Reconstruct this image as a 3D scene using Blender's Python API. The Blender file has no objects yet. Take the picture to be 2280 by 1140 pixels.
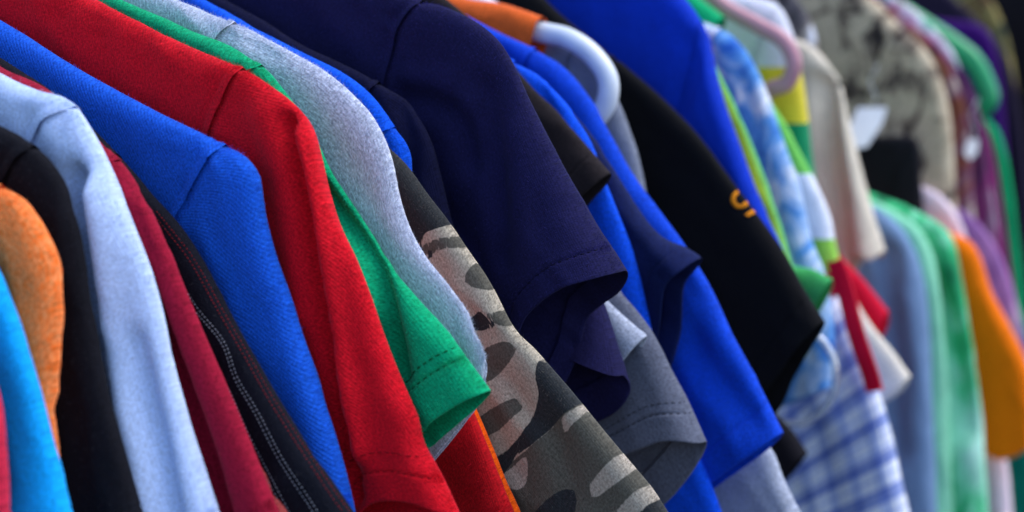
import bpy, math, random
import numpy as np
from mathutils import Vector, Matrix

# ------------------------------------------------------------------ camera, light, exposure
scene = bpy.context.scene
F = 3700.0                       # focal length in pixels of the 2280 px wide photograph
CAM = np.array([0.0, 0.0, 1.5])
PITCH = math.atan((570 - 120) / F)
cam_d = bpy.data.cameras.new('camera')
cam = bpy.data.objects.new('camera', cam_d)
scene.collection.objects.link(cam)
cam.location = CAM
cam.rotation_euler = (math.pi / 2 - PITCH, 0, 0)
cam_d.sensor_width = 36.0
cam_d.lens = 36.0 * F / 2280.0
cam_d.clip_start = 0.02
cam_d.clip_end = 500
cam_d.dof.use_dof = True
cam_d.dof.focus_distance = 0.995
cam_d.dof.aperture_fstop = 58.4 / 15.0
scene.camera = cam

SUN_EL, SUN_AZ = math.radians(60), math.radians(78)   # azimuth clockwise from +Y
world = bpy.data.worlds.new('World')
scene.world = world
world.use_nodes = True
wn = world.node_tree
sky = wn.nodes.new('ShaderNodeTexSky')
sky.sky_type = 'NISHITA'
sky.sun_disc = False
sky.sun_elevation = SUN_EL
sky.sun_rotation = SUN_AZ
sky.dust_density = 1.6
sky.ozone_density = 1.0
bg = wn.nodes['Background']
bg.inputs['Strength'].default_value = 0.15
wn.links.new(sky.outputs[0], bg.inputs['Color'])
sun_d = bpy.data.lights.new('sun', 'SUN')
sun = bpy.data.objects.new('sun', sun_d)
scene.collection.objects.link(sun)
sun_d.energy = 0.85
sun_d.angle = math.radians(40)
sun_d.color = (1.0, 0.97, 0.93)
sdir = Vector((math.sin(SUN_AZ) * math.cos(SUN_EL), math.cos(SUN_AZ) * math.cos(SUN_EL), math.sin(SUN_EL)))
sun.rotation_euler = sdir.to_track_quat('Z', 'Y').to_euler()
scene.view_settings.view_transform = 'Standard'
scene.view_settings.look = 'None'
scene.view_settings.exposure = 1.05
scene.view_settings.gamma = 1.0

# ------------------------------------------------------------------ frame of the clothes row
TH = math.radians(30)
RV = np.array([math.sin(TH), math.cos(TH), 0.0])       # along the row, away from the camera
OV = np.array([math.cos(TH), -math.sin(TH), 0.0])      # across a garment, towards its right sleeve
A_C = -0.905                                           # middle of the garments
A_N = A_C + 0.085
RIGHT = np.array([1.0, 0, 0])
FWD = np.array([0, math.cos(PITCH), -math.sin(PITCH)])
UP = np.array([0, math.sin(PITCH), math.cos(PITCH)])

def ray(px, py):
    return FWD + (px - 1140) / F * RIGHT - (py - 570) / F * UP

def plane(pts, t):
    """points of the picture -> (across, height) in the plane of a garment t metres along the row"""
    out = []
    for px, py in pts:
        d = ray(px, py)
        p = CAM + d * (t / d.dot(RV))
        out.append((p.dot(OV), p[2]))
    return np.array(out)

def world3(a, z, t):
    return a[..., None] * OV + t[..., None] * RV + z[..., None] * np.array([0, 0, 1.0])

# ------------------------------------------------------------------ numeric helpers
def vnoise(x, y, seed):
    rs = np.random.RandomState(seed)
    tab = rs.rand(64, 64) * 2 - 1
    xi, yi = np.floor(x).astype(int), np.floor(y).astype(int)
    fx, fy = x - xi, y - yi
    fx = fx * fx * fx * (fx * (fx * 6 - 15) + 10)
    fy = fy * fy * fy * (fy * (fy * 6 - 15) + 10)
    g = lambda i, j: tab[(xi + i) % 64, (yi + j) % 64]
    return (g(0, 0) * (1 - fx) + g(1, 0) * fx) * (1 - fy) + (g(0, 1) * (1 - fx) + g(1, 1) * fx) * fy

def catmull(P, n=14, closed=False):
    P = np.asarray(P, float)
    if closed:
        Q = np.vstack([P[-1], P, P[0], P[1]])
    else:
        Q = np.vstack([2 * P[0] - P[1], P, 2 * P[-1] - P[-2]])
    out, knots = [], []
    for i in range(1, len(Q) - 2):
        p0, p1, p2, p3 = Q[i - 1], Q[i], Q[i + 1], Q[i + 2]
        d = lambda a, b: max(np.linalg.norm(b - a), 1e-6) ** 0.5
        t0 = 0; t1 = t0 + d(p0, p1); t2 = t1 + d(p1, p2); t3 = t2 + d(p2, p3)
        knots.append(len(out))
        for k in range(n):
            t = t1 + (t2 - t1) * k / n
            A1 = (t1 - t) / (t1 - t0) * p0 + (t - t0) / (t1 - t0) * p1
            A2 = (t2 - t) / (t2 - t1) * p1 + (t - t1) / (t2 - t1) * p2
            A3 = (t3 - t) / (t3 - t2) * p2 + (t - t2) / (t3 - t2) * p3
            B1 = (t2 - t) / (t2 - t0) * A1 + (t - t0) / (t2 - t0) * A2
            B2 = (t3 - t) / (t3 - t1) * A2 + (t - t1) / (t3 - t1) * A3
            out.append((t2 - t) / (t2 - t1) * B1 + (t - t1) / (t2 - t1) * B2)
    if not closed:
        knots.append(len(out))
        out.append(P[-1])
    return np.array(out), knots

def arclen(P):
    return np.concatenate([[0], np.cumsum(np.linalg.norm(np.diff(P, axis=0), axis=1))])

def at_len(P, L, s):
    s = np.asarray(s, float)
    return np.stack([np.interp(s, L, P[:, k]) for k in range(P.shape[1])], -1)

def dist_poly(a, z, poly):
    best = np.full(a.shape, 1e9)
    for (x0, y0), (x1, y1) in zip(poly[:-1], poly[1:]):
        dx, dy = x1 - x0, y1 - y0
        q = np.clip(((a - x0) * dx + (z - y0) * dy) / max(dx * dx + dy * dy, 1e-12), 0, 1)
        best = np.minimum(best, np.hypot(a - x0 - q * dx, z - y0 - q * dy))
    return best

def sdf_poly(a, z, poly):
    pc = np.vstack([poly, poly[:1]])
    d = dist_poly(a, z, pc)
    ins = np.zeros(a.shape, bool)
    for (x0, y0), (x1, y1) in zip(pc[:-1], pc[1:]):
        c = ((y0 > z) != (y1 > z)) & (a < (x1 - x0) * (z - y0) / ((y1 - y0) if abs(y1 - y0) > 1e-9 else 1e-9) + x0)
        ins ^= c
    return np.where(ins, d, -d)

def steps(first, grow, most, length):
    s, v = [0.0], first
    while s[-1] < length:
        s.append(s[-1] + v)
        v = min(v * grow, most)
    s = np.array(s)
    return s * (length / s[-1])

# ------------------------------------------------------------------ mesh helpers
def link(o, parent=None):
    scene.collection.objects.link(o)
    if parent is not None:
        o.parent = parent
    return o

def mesh_obj(name, verts, faces, mat, parent=None, uv=None, attrs=None, smooth=True):
    """verts (n,3); faces (m,k) integer array"""
    me = bpy.data.meshes.new(name)
    verts = np.asarray(verts, np.float32)
    faces = np.asarray(faces, np.int32)
    k = faces.shape[1]
    me.vertices.add(len(verts)); me.vertices.foreach_set('co', verts.ravel())
    me.loops.add(faces.size); me.loops.foreach_set('vertex_index', faces.ravel())
    me.polygons.add(len(faces)); me.polygons.foreach_set('loop_start', np.arange(0, faces.size, k, dtype=np.int32))
    me.update(calc_edges=True)
    me.polygons.foreach_set('use_smooth', np.full(len(faces), smooth, bool))
    if uv is not None:
        l = me.uv_layers.new(name='UVMap')
        l.data.foreach_set('uv', np.asarray(uv, np.float32)[faces.ravel()].ravel())
    for an, av in (attrs or {}).items():
        at = me.attributes.new(an, 'FLOAT', 'POINT')
        at.data.foreach_set('value', np.asarray(av, np.float32))
    me.validate()
    me.materials.append(mat)
    return link(bpy.data.objects.new(name, me), parent)

def grid_faces(ni, nj, wrap=False, base=0):
    j1 = nj if wrap else nj - 1
    i, j = np.meshgrid(np.arange(ni - 1), np.arange(j1), indexing='ij')
    i, j = i.ravel(), j.ravel()
    jn = (j + 1) % nj
    return np.stack([i * nj + j, (i + 1) * nj + j, (i + 1) * nj + jn, i * nj + jn], 1) + base

def tube(name, path, radius, mat, parent=None, sides=14, caps=True):
    P = np.asarray(path, float)
    n = len(P)
    T = np.gradient(P, axis=0); T /= np.linalg.norm(T, axis=1)[:, None]
    up = np.array([0.31, 0.2, 0.93])
    verts = []
    R = np.broadcast_to(np.asarray(radius, float), (n,))
    x = np.cross(T[0], up); x /= np.linalg.norm(x)
    for i in range(n):
        x = x - T[i] * x.dot(T[i]); x /= np.linalg.norm(x)
        y = np.cross(T[i], x)
        for k in range(sides):
            w = 2 * math.pi * k / sides
            verts.append(P[i] + R[i] * (math.cos(w) * x + math.sin(w) * y))
    f = grid_faces(n, sides, True)
    if caps:
        verts += [P[0], P[-1]]
        c0, c1 = n * sides, n * sides + 1
        e = []
        for k in range(sides):
            e.append([c0, k, (k + 1) % sides, c0]); e.append([c1, (n - 1) * sides + (k + 1) % sides, (n - 1) * sides + k, c1])
        # degenerate quads avoided: fan as narrow quads around a mid ring
        return mesh_obj_mixed(name, verts, f, [q[:3] for q in e], mat, parent)
    return mesh_obj(name, verts, f, mat, parent)

def mesh_obj_mixed(name, verts, quads, tris, mat, parent=None):
    me = bpy.data.meshes.new(name)
    me.from_pydata([tuple(v) for v in verts], [], [tuple(map(int, q)) for q in quads] + [tuple(map(int, q)) for q in tris])
    me.update()
    for p in me.polygons:
        p.use_smooth = True
    me.materials.append(mat)
    return link(bpy.data.objects.new(name, me), parent)

def empty(name, loc, label, cat, group=None):
    o = bpy.data.objects.new(name, None)
    o.empty_display_size = 0.05
    o.location = loc
    link(o)
    o['label'] = label; o['category'] = cat
    if group:
        o['group'] = group
    return o

def keep_world(root):
    """children were built in world coordinates: undo the root's offset"""
    m = Matrix.Translation(root.location).inverted()
    for c in root.children:
        c.matrix_parent_inverse = m

# ------------------------------------------------------------------ cloth materials
def nd(nt, kind, **kw):
    n = nt.nodes.new(kind)
    for k, v in kw.items():
        if k.startswith('i_'):
            key = k[2:]
            n.inputs[int(key) if key.isdigit() else key.replace('_', ' ')].default_value = v
        else:
            setattr(n, k, v)
    return n

def srgb(r, g, b):
    f = lambda c: (c / 255 / 12.92) if c / 255 <= 0.04045 else ((c / 255 + 0.055) / 1.055) ** 2.4
    return (f(r), f(g), f(b), 1.0)

def mul(c, k):
    return (min(c[0] * k, 1), min(c[1] * k, 1), min(c[2] * k, 1), 1)

def cloth(name, col, weave='jersey', pitch=0.0012, bump=0.22, var=0.2, sheen=None, heather=None, heat=0.5,
          rough=0.92, colour=None, fuzzy=1.0, stripe=0.06, ribs=0.45, grain=1.9):
    """knitted or woven cotton; col linear rgba; colour(nt, uv) may give a printed pattern"""
    m = bpy.data.materials.new(name)
    m.use_nodes = True
    nt = m.node_tree
    L = nt.links.new
    bs = nt.nodes['Principled BSDF']
    bs.inputs['Roughness'].default_value = rough
    bs.inputs['Specular IOR Level'].default_value = 0.12
    lum = 0.3 * col[0] + 0.6 * col[1] + 0.1 * col[2]
    bs.inputs['Sheen Weight'].default_value = sheen if sheen is not None else min(0.2, 0.03 + 0.8 * lum)
    bs.inputs['Sheen Roughness'].default_value = 0.45
    bs.inputs['Sheen Tint'].default_value = tuple(0.35 + 0.65 * min(1, c * 1.4) for c in col[:3]) + (1,)
    uv = nd(nt, 'ShaderNodeUVMap', uv_map='UVMap')
    # cloth-scale unevenness: washed, slightly faded yarn
    n1 = nd(nt, 'ShaderNodeTexNoise', i_Scale=45.0, i_Detail=5.0, i_Roughness=0.72)
    L(uv.outputs[0], n1.inputs['Vector'])
    n2 = nd(nt, 'ShaderNodeTexNoise', i_Scale=620.0, i_Detail=2.0, i_Roughness=0.7)
    L(uv.outputs[0], n2.inputs['Vector'])
    # weave relief
    mp = nd(nt, 'ShaderNodeMapping')
    mp.inputs['Rotation'].default_value = (0, 0, math.radians({'jersey': 0, 'twill': 32, 'skew': 17}[weave]))
    L(uv.outputs[0], mp.inputs['Vector'])
    wob = nd(nt, 'ShaderNodeVectorMath', operation='MULTIPLY_ADD')
    wob.inputs[1].default_value = (0.0006,) * 3
    nw = nd(nt, 'ShaderNodeTexNoise', i_Scale=90.0, i_Detail=2.0)
    L(uv.outputs[0], nw.inputs['Vector'])
    L(nw.outputs['Color'], wob.inputs[0]); L(mp.outputs[0], wob.inputs[2])
    w = nd(nt, 'ShaderNodeTexWave', wave_type='BANDS', bands_direction='Y', i_Scale=0.314 / pitch * 1.0, i_Distortion=0.0)
    L(wob.outputs[0], w.inputs['Vector'])
    w2 = nd(nt, 'ShaderNodeTexWave', wave_type='BANDS', bands_direction='X', i_Scale=0.314 / (pitch * 1.25), i_Distortion=0.0)
    L(wob.outputs[0], w2.inputs['Vector'])
    wsc = nd(nt, 'ShaderNodeMath', operation='MULTIPLY'); wsc.inputs[1].default_value = ribs
    hw = nd(nt, 'ShaderNodeMath', operation='MULTIPLY_ADD')
    hw.inputs[1].default_value = 0.3
    L(w2.outputs['Fac'], hw.inputs[0]); L(w.outputs['Fac'], wsc.inputs[0]); L(wsc.outputs[0], hw.inputs[2])
    hf = nd(nt, 'ShaderNodeMath', operation='MULTIPLY_ADD')
    hf.inputs[1].default_value = 1.1 * fuzzy
    L(n2.outputs['Fac'], hf.inputs[0]); L(hw.outputs[0], hf.inputs[2])
    n3 = nd(nt, 'ShaderNodeTexNoise', i_Scale=75.0, i_Detail=3.0, i_Roughness=0.5, i_Distortion=0.4)
    L(uv.outputs[0], n3.inputs['Vector'])
    bq = nd(nt, 'ShaderNodeBump', i_Strength=0.30, i_Distance=0.0028)
    L(n3.outputs['Fac'], bq.inputs['Height'])
    bp = nd(nt, 'ShaderNodeBump', i_Strength=bump, i_Distance=0.0006)
    L(bq.outputs[0], bp.inputs['Normal'])
    L(hf.outputs[0], bp.inputs['Height'])
    L(bp.outputs[0], bs.inputs['Normal'])
    # colour
    if colour:
        base = colour(nt, uv)
    else:
        rgb = nd(nt, 'ShaderNodeRGB'); rgb.outputs[0].default_value = col
        base = rgb.outputs[0]
    if heather is not None:
        hm = nd(nt, 'ShaderNodeMapping'); hm.inputs['Scale'].default_value = (210, 900, 1)
        L(uv.outputs[0], hm.inputs['Vector'])
        hn = nd(nt, 'ShaderNodeTexNoise', i_Scale=1.0, i_Detail=3.0, i_Roughness=0.65)
        L(hm.outputs[0], hn.inputs['Vector'])
        hr = nd(nt, 'ShaderNodeMapRange', i_1=0.36, i_2=0.66, i_3=0.0, i_4=heat)
        L(hn.outputs['Fac'], hr.inputs[0])
        mx = nd(nt, 'ShaderNodeMix', data_type='RGBA')
        L(hr.outputs[0], mx.inputs['Factor']); L(base, mx.inputs[6]); mx.inputs[7].default_value = heather
        base = mx.outputs[2]
    vr = nd(nt, 'ShaderNodeMath', operation='MULTIPLY_ADD')      # 1-var .. 1+var
    L(n1.outputs['Fac'], vr.inputs[0]); vr.inputs[1].default_value = var * 2.4; vr.inputs[2].default_value = 1 - var * 1.2
    v2 = nd(nt, 'ShaderNodeMath', operation='MULTIPLY_ADD')
    L(n2.outputs['Fac'], v2.inputs[0]); v2.inputs[1].default_value = grain; v2.inputs[2].default_value = -grain / 2
    v3 = nd(nt, 'ShaderNodeMath', operation='ADD')
    L(vr.outputs[0], v3.inputs[0]); L(v2.outputs[0], v3.inputs[1])
    v4 = nd(nt, 'ShaderNodeMath', operation='MULTIPLY_ADD')     # thread gaps a little darker
    L(w.outputs['Fac'], v4.inputs[0]); v4.inputs[1].default_value = stripe; v4.inputs[2].default_value = -stripe / 2
    v5 = nd(nt, 'ShaderNodeMath', operation='ADD')
    L(v3.outputs[0], v5.inputs[0]); L(v4.outputs[0], v5.inputs[1])
    sc = nd(nt, 'ShaderNodeVectorMath', operation='SCALE')
    L(base, sc.inputs[0]); L(v5.outputs[0], sc.inputs['Scale'])
    L(sc.outputs[0], bs.inputs['Base Color'])
    return m

def plain(name, col, rough=0.4, spec=0.5, **kw):
    m = bpy.data.materials.new(name); m.use_nodes = True
    nt = m.node_tree
    b = nt.nodes['Principled BSDF']
    b.inputs['Roughness'].default_value = rough
    b.inputs['Specular IOR Level'].default_value = spec
    tc = nd(nt, 'ShaderNodeTexCoord')
    n = nd(nt, 'ShaderNodeTexNoise', i_Scale=kw.get('scale', 60.0), i_Detail=4.0)
    nt.links.new(tc.outputs['Object'], n.inputs['Vector'])
    mx = nd(nt, 'ShaderNodeMix', data_type='RGBA')
    mx.inputs[6].default_value = mul(col, 0.85); mx.inputs[7].default_value = mul(col, 1.12)
    nt.links.new(n.outputs['Fac'], mx.inputs['Factor'])
    nt.links.new(mx.outputs[2], b.inputs['Base Color'])
    for k, v in kw.items():
        if k in b.inputs:
            b.inputs[k].default_value = v
    return m

def ramp_of(nt, fac, stops, interp='LINEAR'):
    r = nd(nt, 'ShaderNodeValToRGB')
    r.color_ramp.interpolation = interp
    while len(r.color_ramp.elements) < len(stops):
        r.color_ramp.elements.new(0.5)
    for e, (p, c) in zip(r.color_ramp.elements, stops):
        e.position = p; e.color = c
    nt.links.new(fac, r.inputs[0])
    return r.outputs[0]

def colour_blotches(stops, scale=18.0, stretch=(1, 1, 1), detail=3.0, interp='LINEAR'):
    def f(nt, uv):
        mp = nd(nt, 'ShaderNodeMapping'); mp.inputs['Scale'].default_value = stretch
        nt.links.new(uv.outputs[0], mp.inputs['Vector'])
        n = nd(nt, 'ShaderNodeTexNoise', i_Scale=scale, i_Detail=detail, i_Roughness=0.6, i_Distortion=0.6)
        nt.links.new(mp.outputs[0], n.inputs['Vector'])
        mr = nd(nt, 'ShaderNodeMapRange', i_1=0.25, i_2=0.75)
        nt.links.new(n.outputs['Fac'], mr.inputs[0])
        return ramp_of(nt, mr.outputs[0], stops, interp)
    return f

def colour_across(stops, width):
    """colour bands running along the outer edge, by distance from it (print and piping)"""
    def f(nt, uv):
        s = nd(nt, 'ShaderNodeSeparateXYZ'); nt.links.new(uv.outputs[0], s.inputs[0])
        mr = nd(nt, 'ShaderNodeMapRange', i_1=0.0, i_2=width)
        nt.links.new(s.outputs['Y'], mr.inputs[0])
        return ramp_of(nt, mr.outputs[0], stops, 'LINEAR')
    return f

def colour_height(stops, z0, z1):
    """wide dyed bands across a garment, by height"""
    def f(nt, uv):
        tc = nd(nt, 'ShaderNodeNewGeometry')
        s = nd(nt, 'ShaderNodeSeparateXYZ'); nt.links.new(tc.outputs['Position'], s.inputs[0])
        mr = nd(nt, 'ShaderNodeMapRange', i_1=z0, i_2=z1)
        nt.links.new(s.outputs['Z'], mr.inputs[0])
        return ramp_of(nt, mr.outputs[0], stops, 'CONSTANT')
    return f

def colour_plaid(base, dark, mid, px=0.05, py=0.045):
    def f(nt, uv):
        L = nt.links.new
        def band(direction, pitch, lo, hi):
            w = nd(nt, 'ShaderNodeTexWave', wave_type='BANDS', bands_direction=direction, i_Scale=0.314 / pitch)
            L(uv.outputs[0], w.inputs['Vector'])
            mr = nd(nt, 'ShaderNodeMapRange', i_1=lo, i_2=hi); L(w.outputs['Fac'], mr.inputs[0])
            return mr.outputs[0]
        c = base
        m1 = nd(nt, 'ShaderNodeMix', data_type='RGBA'); m1.inputs[6].default_value = base; m1.inputs[7].default_value = dark
        L(band('X', px, 0.62, 0.74), m1.inputs['Factor'])
        m2 = nd(nt, 'ShaderNodeMix', data_type='RGBA', blend_type='MULTIPLY'); L(m1.outputs[2], m2.inputs[6]); m2.inputs[7].default_value = mid
        L(band('Y', py, 0.55, 0.75), m2.inputs['Factor'])
        m3 = nd(nt, 'ShaderNodeMix', data_type='RGBA', blend_type='MULTIPLY'); L(m2.outputs[2], m3.inputs[6]); m3.inputs[7].default_value = mid
        L(band('Y', py * 0.31, 0.8, 0.95), m3.inputs['Factor'])
        m4 = nd(nt, 'ShaderNodeMix', data_type='RGBA', blend_type='MULTIPLY'); L(m3.outputs[2], m4.inputs[6]); m4.inputs[7].default_value = mid
        L(band('X', px * 0.37, 0.8, 0.95), m4.inputs['Factor'])
        return m4.outputs[2]
    return f

def colour_camo(nt, uv):
    L = nt.links.new
    def at(n):
        a = nd(nt, 'ShaderNodeAttribute', attribute_name=n)
        return a.outputs['Fac']
    nn = nd(nt, 'ShaderNodeTexNoise', i_Scale=420.0, i_Detail=2.0); L(uv.outputs[0], nn.inputs['Vector'])
    def edge(name):
        ad = nd(nt, 'ShaderNodeMath', operation='MULTIPLY_ADD'); ad.inputs[1].default_value = 0.0011
        L(nn.outputs['Fac'], ad.inputs[0]); L(at(name), ad.inputs[2])
        mr = nd(nt, 'ShaderNodeMapRange', i_1=0.0003, i_2=0.0009); L(ad.outputs[0], mr.inputs[0])
        return mr.outputs[0]
    def mix(f, a, b):
        m = nd(nt, 'ShaderNodeMix', data_type='RGBA'); L(f, m.inputs['Factor'])
        if isinstance(a, tuple): m.inputs[6].default_value = a
        else: L(a, m.inputs[6])
        m.inputs[7].default_value = b
        return m.outputs[2]
    c = mix(edge('camo_mid'), srgb(178, 166, 146), srgb(92, 88, 78))
    c = mix(edge('camo_pale'), c, srgb(172, 160, 144))
    c = mix(edge('camo_dark'), c, srgb(46, 48, 50))
    return c

# ------------------------------------------------------------------ the garment builder
random.seed(3)
seed_count = [10]
LEFT_MAT = {}

def garment(name, label, cat, t, sh, sl=None, mat=None, seam=None, cuff=None, far=None, hem=0.022, stitch=None,
            H=0.008, folds=(), wr=0.0016, res=1.0, width=0.165, open_=0.5, fuzz=0, fuzz_mat=None, group=None,
            drop=0.70, camo=None, seam_groove=True, tilt=0.0, left=True, hem2=None, warp=0.004, crease=0.0032, deep=0.0):
    """sh: shoulder line up to the sleeve seam, sl: outer edge of the sleeve to the cuff corner, seam: down from the shoulder end,
    cuff: near rim of the sleeve mouth from its outer corner, far: its far rim; all as points of the photograph"""
    seed_count[0] += 1
    sd = seed_count[0]
    shp = plane(sh, t)
    slp = plane(sl, t) if sl else np.zeros((0, 2))
    # neck end of the shoulder
    p0 = shp[0]
    d = shp[1] - shp[0]
    slope = np.clip(-d[1] / max(d[0], 1e-4), 0.2, 0.5)
    ext = []
    if p0[0] - A_N > 0.02:
        n_ = max(1, int((p0[0] - A_N) / 0.05))
        for k in range(n_):
            a = A_N + (p0[0] - A_N) * k / n_
            ext.append((a, p0[1] + (p0[0] - a) * slope))
    else:
        shp = shp[shp[:, 0] > A_N + 0.02]
        ext.append((A_N, shp[0][1] + (shp[0][0] - A_N) * slope))
    zn = ext[0][1]
    neck = [(A_C + 0.085 * math.sin(q), zn - 0.075 * math.cos(q)) for q in (0.0, 0.45, 0.9, 1.25)]
    neck[0] = (A_C, zn - 0.075)
    pts = np.array(neck + ext + shp.tolist() + slp.tolist())
    iS = len(neck) + len(ext) + len(shp) - 1
    dense, kn = catmull(pts, 16)
    Ld = arclen(dense)
    LS = Ld[kn[iS]]
    LT = Ld[-1]
    S = pts[iS]
    # arm seam
    if seam is not None:
        sp = plane(seam, t); sp[0] = S
    else:
        sp = np.array([S, S + np.array([-0.012, -0.03])])
    dirn = sp[-1] - sp[-2]; dirn /= np.linalg.norm(dirn)
    cur = sp[-1].copy(); sp = sp.tolist()
    seamL = 0.205
    have = arclen(np.array(sp))[-1]
    while have < seamL:
        dirn = dirn * 0.8 + np.array([-0.02, -1.0]) * 0.2; dirn /= np.linalg.norm(dirn)
        cur = cur + dirn * 0.03; have += 0.03; sp.append(cur.copy())
    seam_d, _ = catmull(np.array(sp), 10)
    Lsm = arclen(seam_d)
    A = seam_d[-1]
    zhem = zn - drop
    side = np.array([A, [A[0] + 0.004, A[1] - 0.15], [A[0] - 0.002, min(zhem, A[1] - 0.25)]])

    fold_list = []
    for f in folds:
        fold_list.append((plane(f[0], t), f[1], f[2]))
    if sl:
        ax = pts[-1] - S
    else:
        ax = np.array([0.3, -1.0])
    ax = ax / np.linalg.norm(ax)

    def disp(a, z, near=True):
        e = a * ax[0] + z * ax[1]
        f = a * ax[1] - z * ax[0]
        w = wr * (vnoise(f / 0.026 + 7.3, e / 0.13 + 3.1, sd) + 0.45 * vnoise(f / 0.011 + 1.7, e / 0.06, sd + 500))
        w += 0.18 * wr * vnoise(a / 0.009, z / 0.012, sd + 900)
        q1 = vnoise(f / 0.030 + 0.25 * e / 0.05 + 11.0, e / 0.075 + 5.0, sd + 61)
        q2 = vnoise(f / 0.019 - 0.5 * e / 0.05 + 2.0, e / 0.045 + 8.0, sd + 62)
        mk = np.clip(0.35 + 1.3 * vnoise(a / 0.07 + 3, z / 0.07 + 9, sd + 63), 0, 1)
        w += crease * mk * ((1 - np.abs(q1)) ** 5 - 0.6 * (1 - np.abs(q2)) ** 6)
        w += warp * vnoise(a / 0.10 + sd, z / 0.16, sd + 300)
        if near:
            for poly, amp, wd in fold_list:
                q = dist_poly(a, z, poly)
                w += amp * np.exp(-(q / wd) ** 2)
        return w

    root = empty(name, world3(np.array(A_C), np.array(zn), np.array(t)), label, cat, group)
    grooved = 0.0012 if seam_groove else 0.0

    def place(a, z, h, far_side):
        w = disp(a, z, not far_side)
        off = (h + w * 1.0) if not far_side else (-h + w)
        return world3(a, z, t - off + tilt * (a - S[0]))

    def thick(dr, du, Hh):
        R1 = 0.0085
        q = lambda x, r: np.sqrt(np.clip(1 - (1 - np.clip(x / r, 0, 1)) ** 2, 0, 1))
        return Hh * q(dr, R1 + Hh * 0.5) * q(du, R1 + Hh * 0.6)

    # ---- body
    def body_patch(mirror=False, coarse=1.0):
        c = res * coarse
        ul = LS - steps(0.0009 * c if seam_groove else 0.005, 1.25, 0.007 * c, LS)[::-1]
        U = 1 - (LS - ul) / LS
        U = ul / LS
        top = at_len(dense, Ld, ul)
        rb = np.vstack([seam_d, side[1:]])
        Lr = arclen(rb)
        Lt = Lr[-1]
        vv = steps(0.0012 * c, 1.14, 0.012 * c if coarse < 2 else 0.03, Lt)
        vv = np.concatenate([vv[vv < 0.34], np.linspace(vv[vv < 0.34][-1] + 0.012, Lt, 14)])
        V = vv / Lt
        right = at_len(rb, Lr, vv)
        leftb = np.stack([np.full(len(vv), A_C), top[0, 1] + (zhem - top[0, 1]) * V], -1)
        bot = leftb[-1] + (right[-1] - leftb[-1]) * U[:, None]
        Ug, Vg = U[:, None, None], V[None, :, None]
        P = (1 - Vg) * top[:, None] + Vg * bot[:, None] + (1 - Ug) * leftb[None] + Ug * right[None] \
            - ((1 - Ug) * (1 - Vg) * top[0] + Ug * (1 - Vg) * top[-1] + (1 - Ug) * Vg * bot[0] + Ug * Vg * bot[-1])
        a, z = P[..., 0], P[..., 1]
        dr = np.broadcast_to(vv[None, :], a.shape)
        du = dist_poly(a, z, side)
        ds = np.broadcast_to((LS - ul)[:, None], a.shape)
        h = thick(dr, du, H)
        lift = grooved * np.exp(-(ds / 0.004) ** 2) - 0.7 * grooved * np.exp(-((ds - 0.0075) / 0.0012) ** 2)
        near = place(a, z, h + lift * np.clip(dr / 0.003, 0, 1), False)
        fr = place(a, z, h + lift * np.clip(dr / 0.003, 0, 1), True)
        # ridge lifted by the same amount so the seam shows on the shoulder line
        n_u, n_v = a.shape
        near[:, 0, 2] += lift[:, 0]; fr[:, 0, 2] += lift[:, 0]
        G = np.concatenate([near[:, ::-1], fr[:, 1:]], 1)
        uvn = np.stack([z, a], -1)
        UVg = np.concatenate([uvn[:, ::-1], uvn[:, 1:] + 3.0], 1)
        if mirror:
            am = G @ OV
            G = G + (2 * A_C - 2 * am)[..., None] * OV
        return G, UVg, (a, z, n_v)

    G, UVb, (ba, bz, nvb) = body_patch()
    V0 = G.reshape(-1, 3); F0 = grid_faces(*G.shape[:2]); U0 = UVb.reshape(-1, 2)
    if left:
        G2, UV2, _ = body_patch(True, 4.0)
        F0 = np.vstack([F0, grid_faces(*G2.shape[:2], base=len(V0))[:, ::-1]])
        V0 = np.vstack([V0, G2.reshape(-1, 3)]); U0 = np.vstack([U0, UV2.reshape(-1, 2)])
    attrs = None
    def camo_attrs(Vv):
        if camo is None:
            return None
        a = Vv @ OV; z = Vv[:, 2]
        out = {}
        for key, polys in camo.items():
            v = np.full(len(a), -0.02)
            for p in polys:
                pp, _ = catmull(plane(p, t), 6, True)
                v = np.maximum(v, sdf_poly(a, z, pp))
            out['camo_' + key] = v
        # beyond what the picture shows the print goes on
        n = vnoise(a / 0.035 + 4, z / 0.02, 77) ; outx = (a < S[0] - 0.01)
        out['camo_mid'] = np.where(outx, n * 0.02 - 0.002, out['camo_mid'])
        out['camo_dark'] = np.where(outx & (out['camo_dark'] < 0), vnoise(a / 0.03, z / 0.02, 79) * 0.02 - 0.006, out['camo_dark'])
        return out
    body = mesh_obj('body', V0, F0, mat, root, U0, camo_attrs(V0))

    # ---- sleeve
    if sl:
        C = pts[-1]
        LL = LT - LS
        if cuff is not None:
            cp = plane(cuff, t); cp[0] = C
        else:
            perp = np.array([ax[1], -ax[0]])          # to the lower left of the sleeve
            cp = np.array([C, C + perp * width * 0.5 + ax * 0.004, C + perp * width])
        cdir = cp[-1] - cp[-2]; cdir /= np.linalg.norm(cdir)
        cpl = cp.tolist()
        hv = arclen(cp)[-1]
        cur = cp[-1].copy()
        while hv < width - 0.01:
            cdir = cdir * 0.7 + np.array([-0.75, -0.65]) * 0.3; cdir /= np.linalg.norm(cdir)
            cur = cur + cdir * 0.02; hv += 0.02; cpl.append(cur.copy())
        cuff_d, _ = catmull(np.array(cpl), 10)
        Lc = arclen(cuff_d)
        D = cuff_d[-1]
        pre = -0.006
        inner = steps(0.0011 * res, 1.2, 0.0055 * res, LL * 0.5)
        outer = LL - steps(0.0014 * res, 1.13, 0.0055 * res, LL * 0.5)[::-1]
        um = np.concatenate([inner, outer[1:]])
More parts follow.
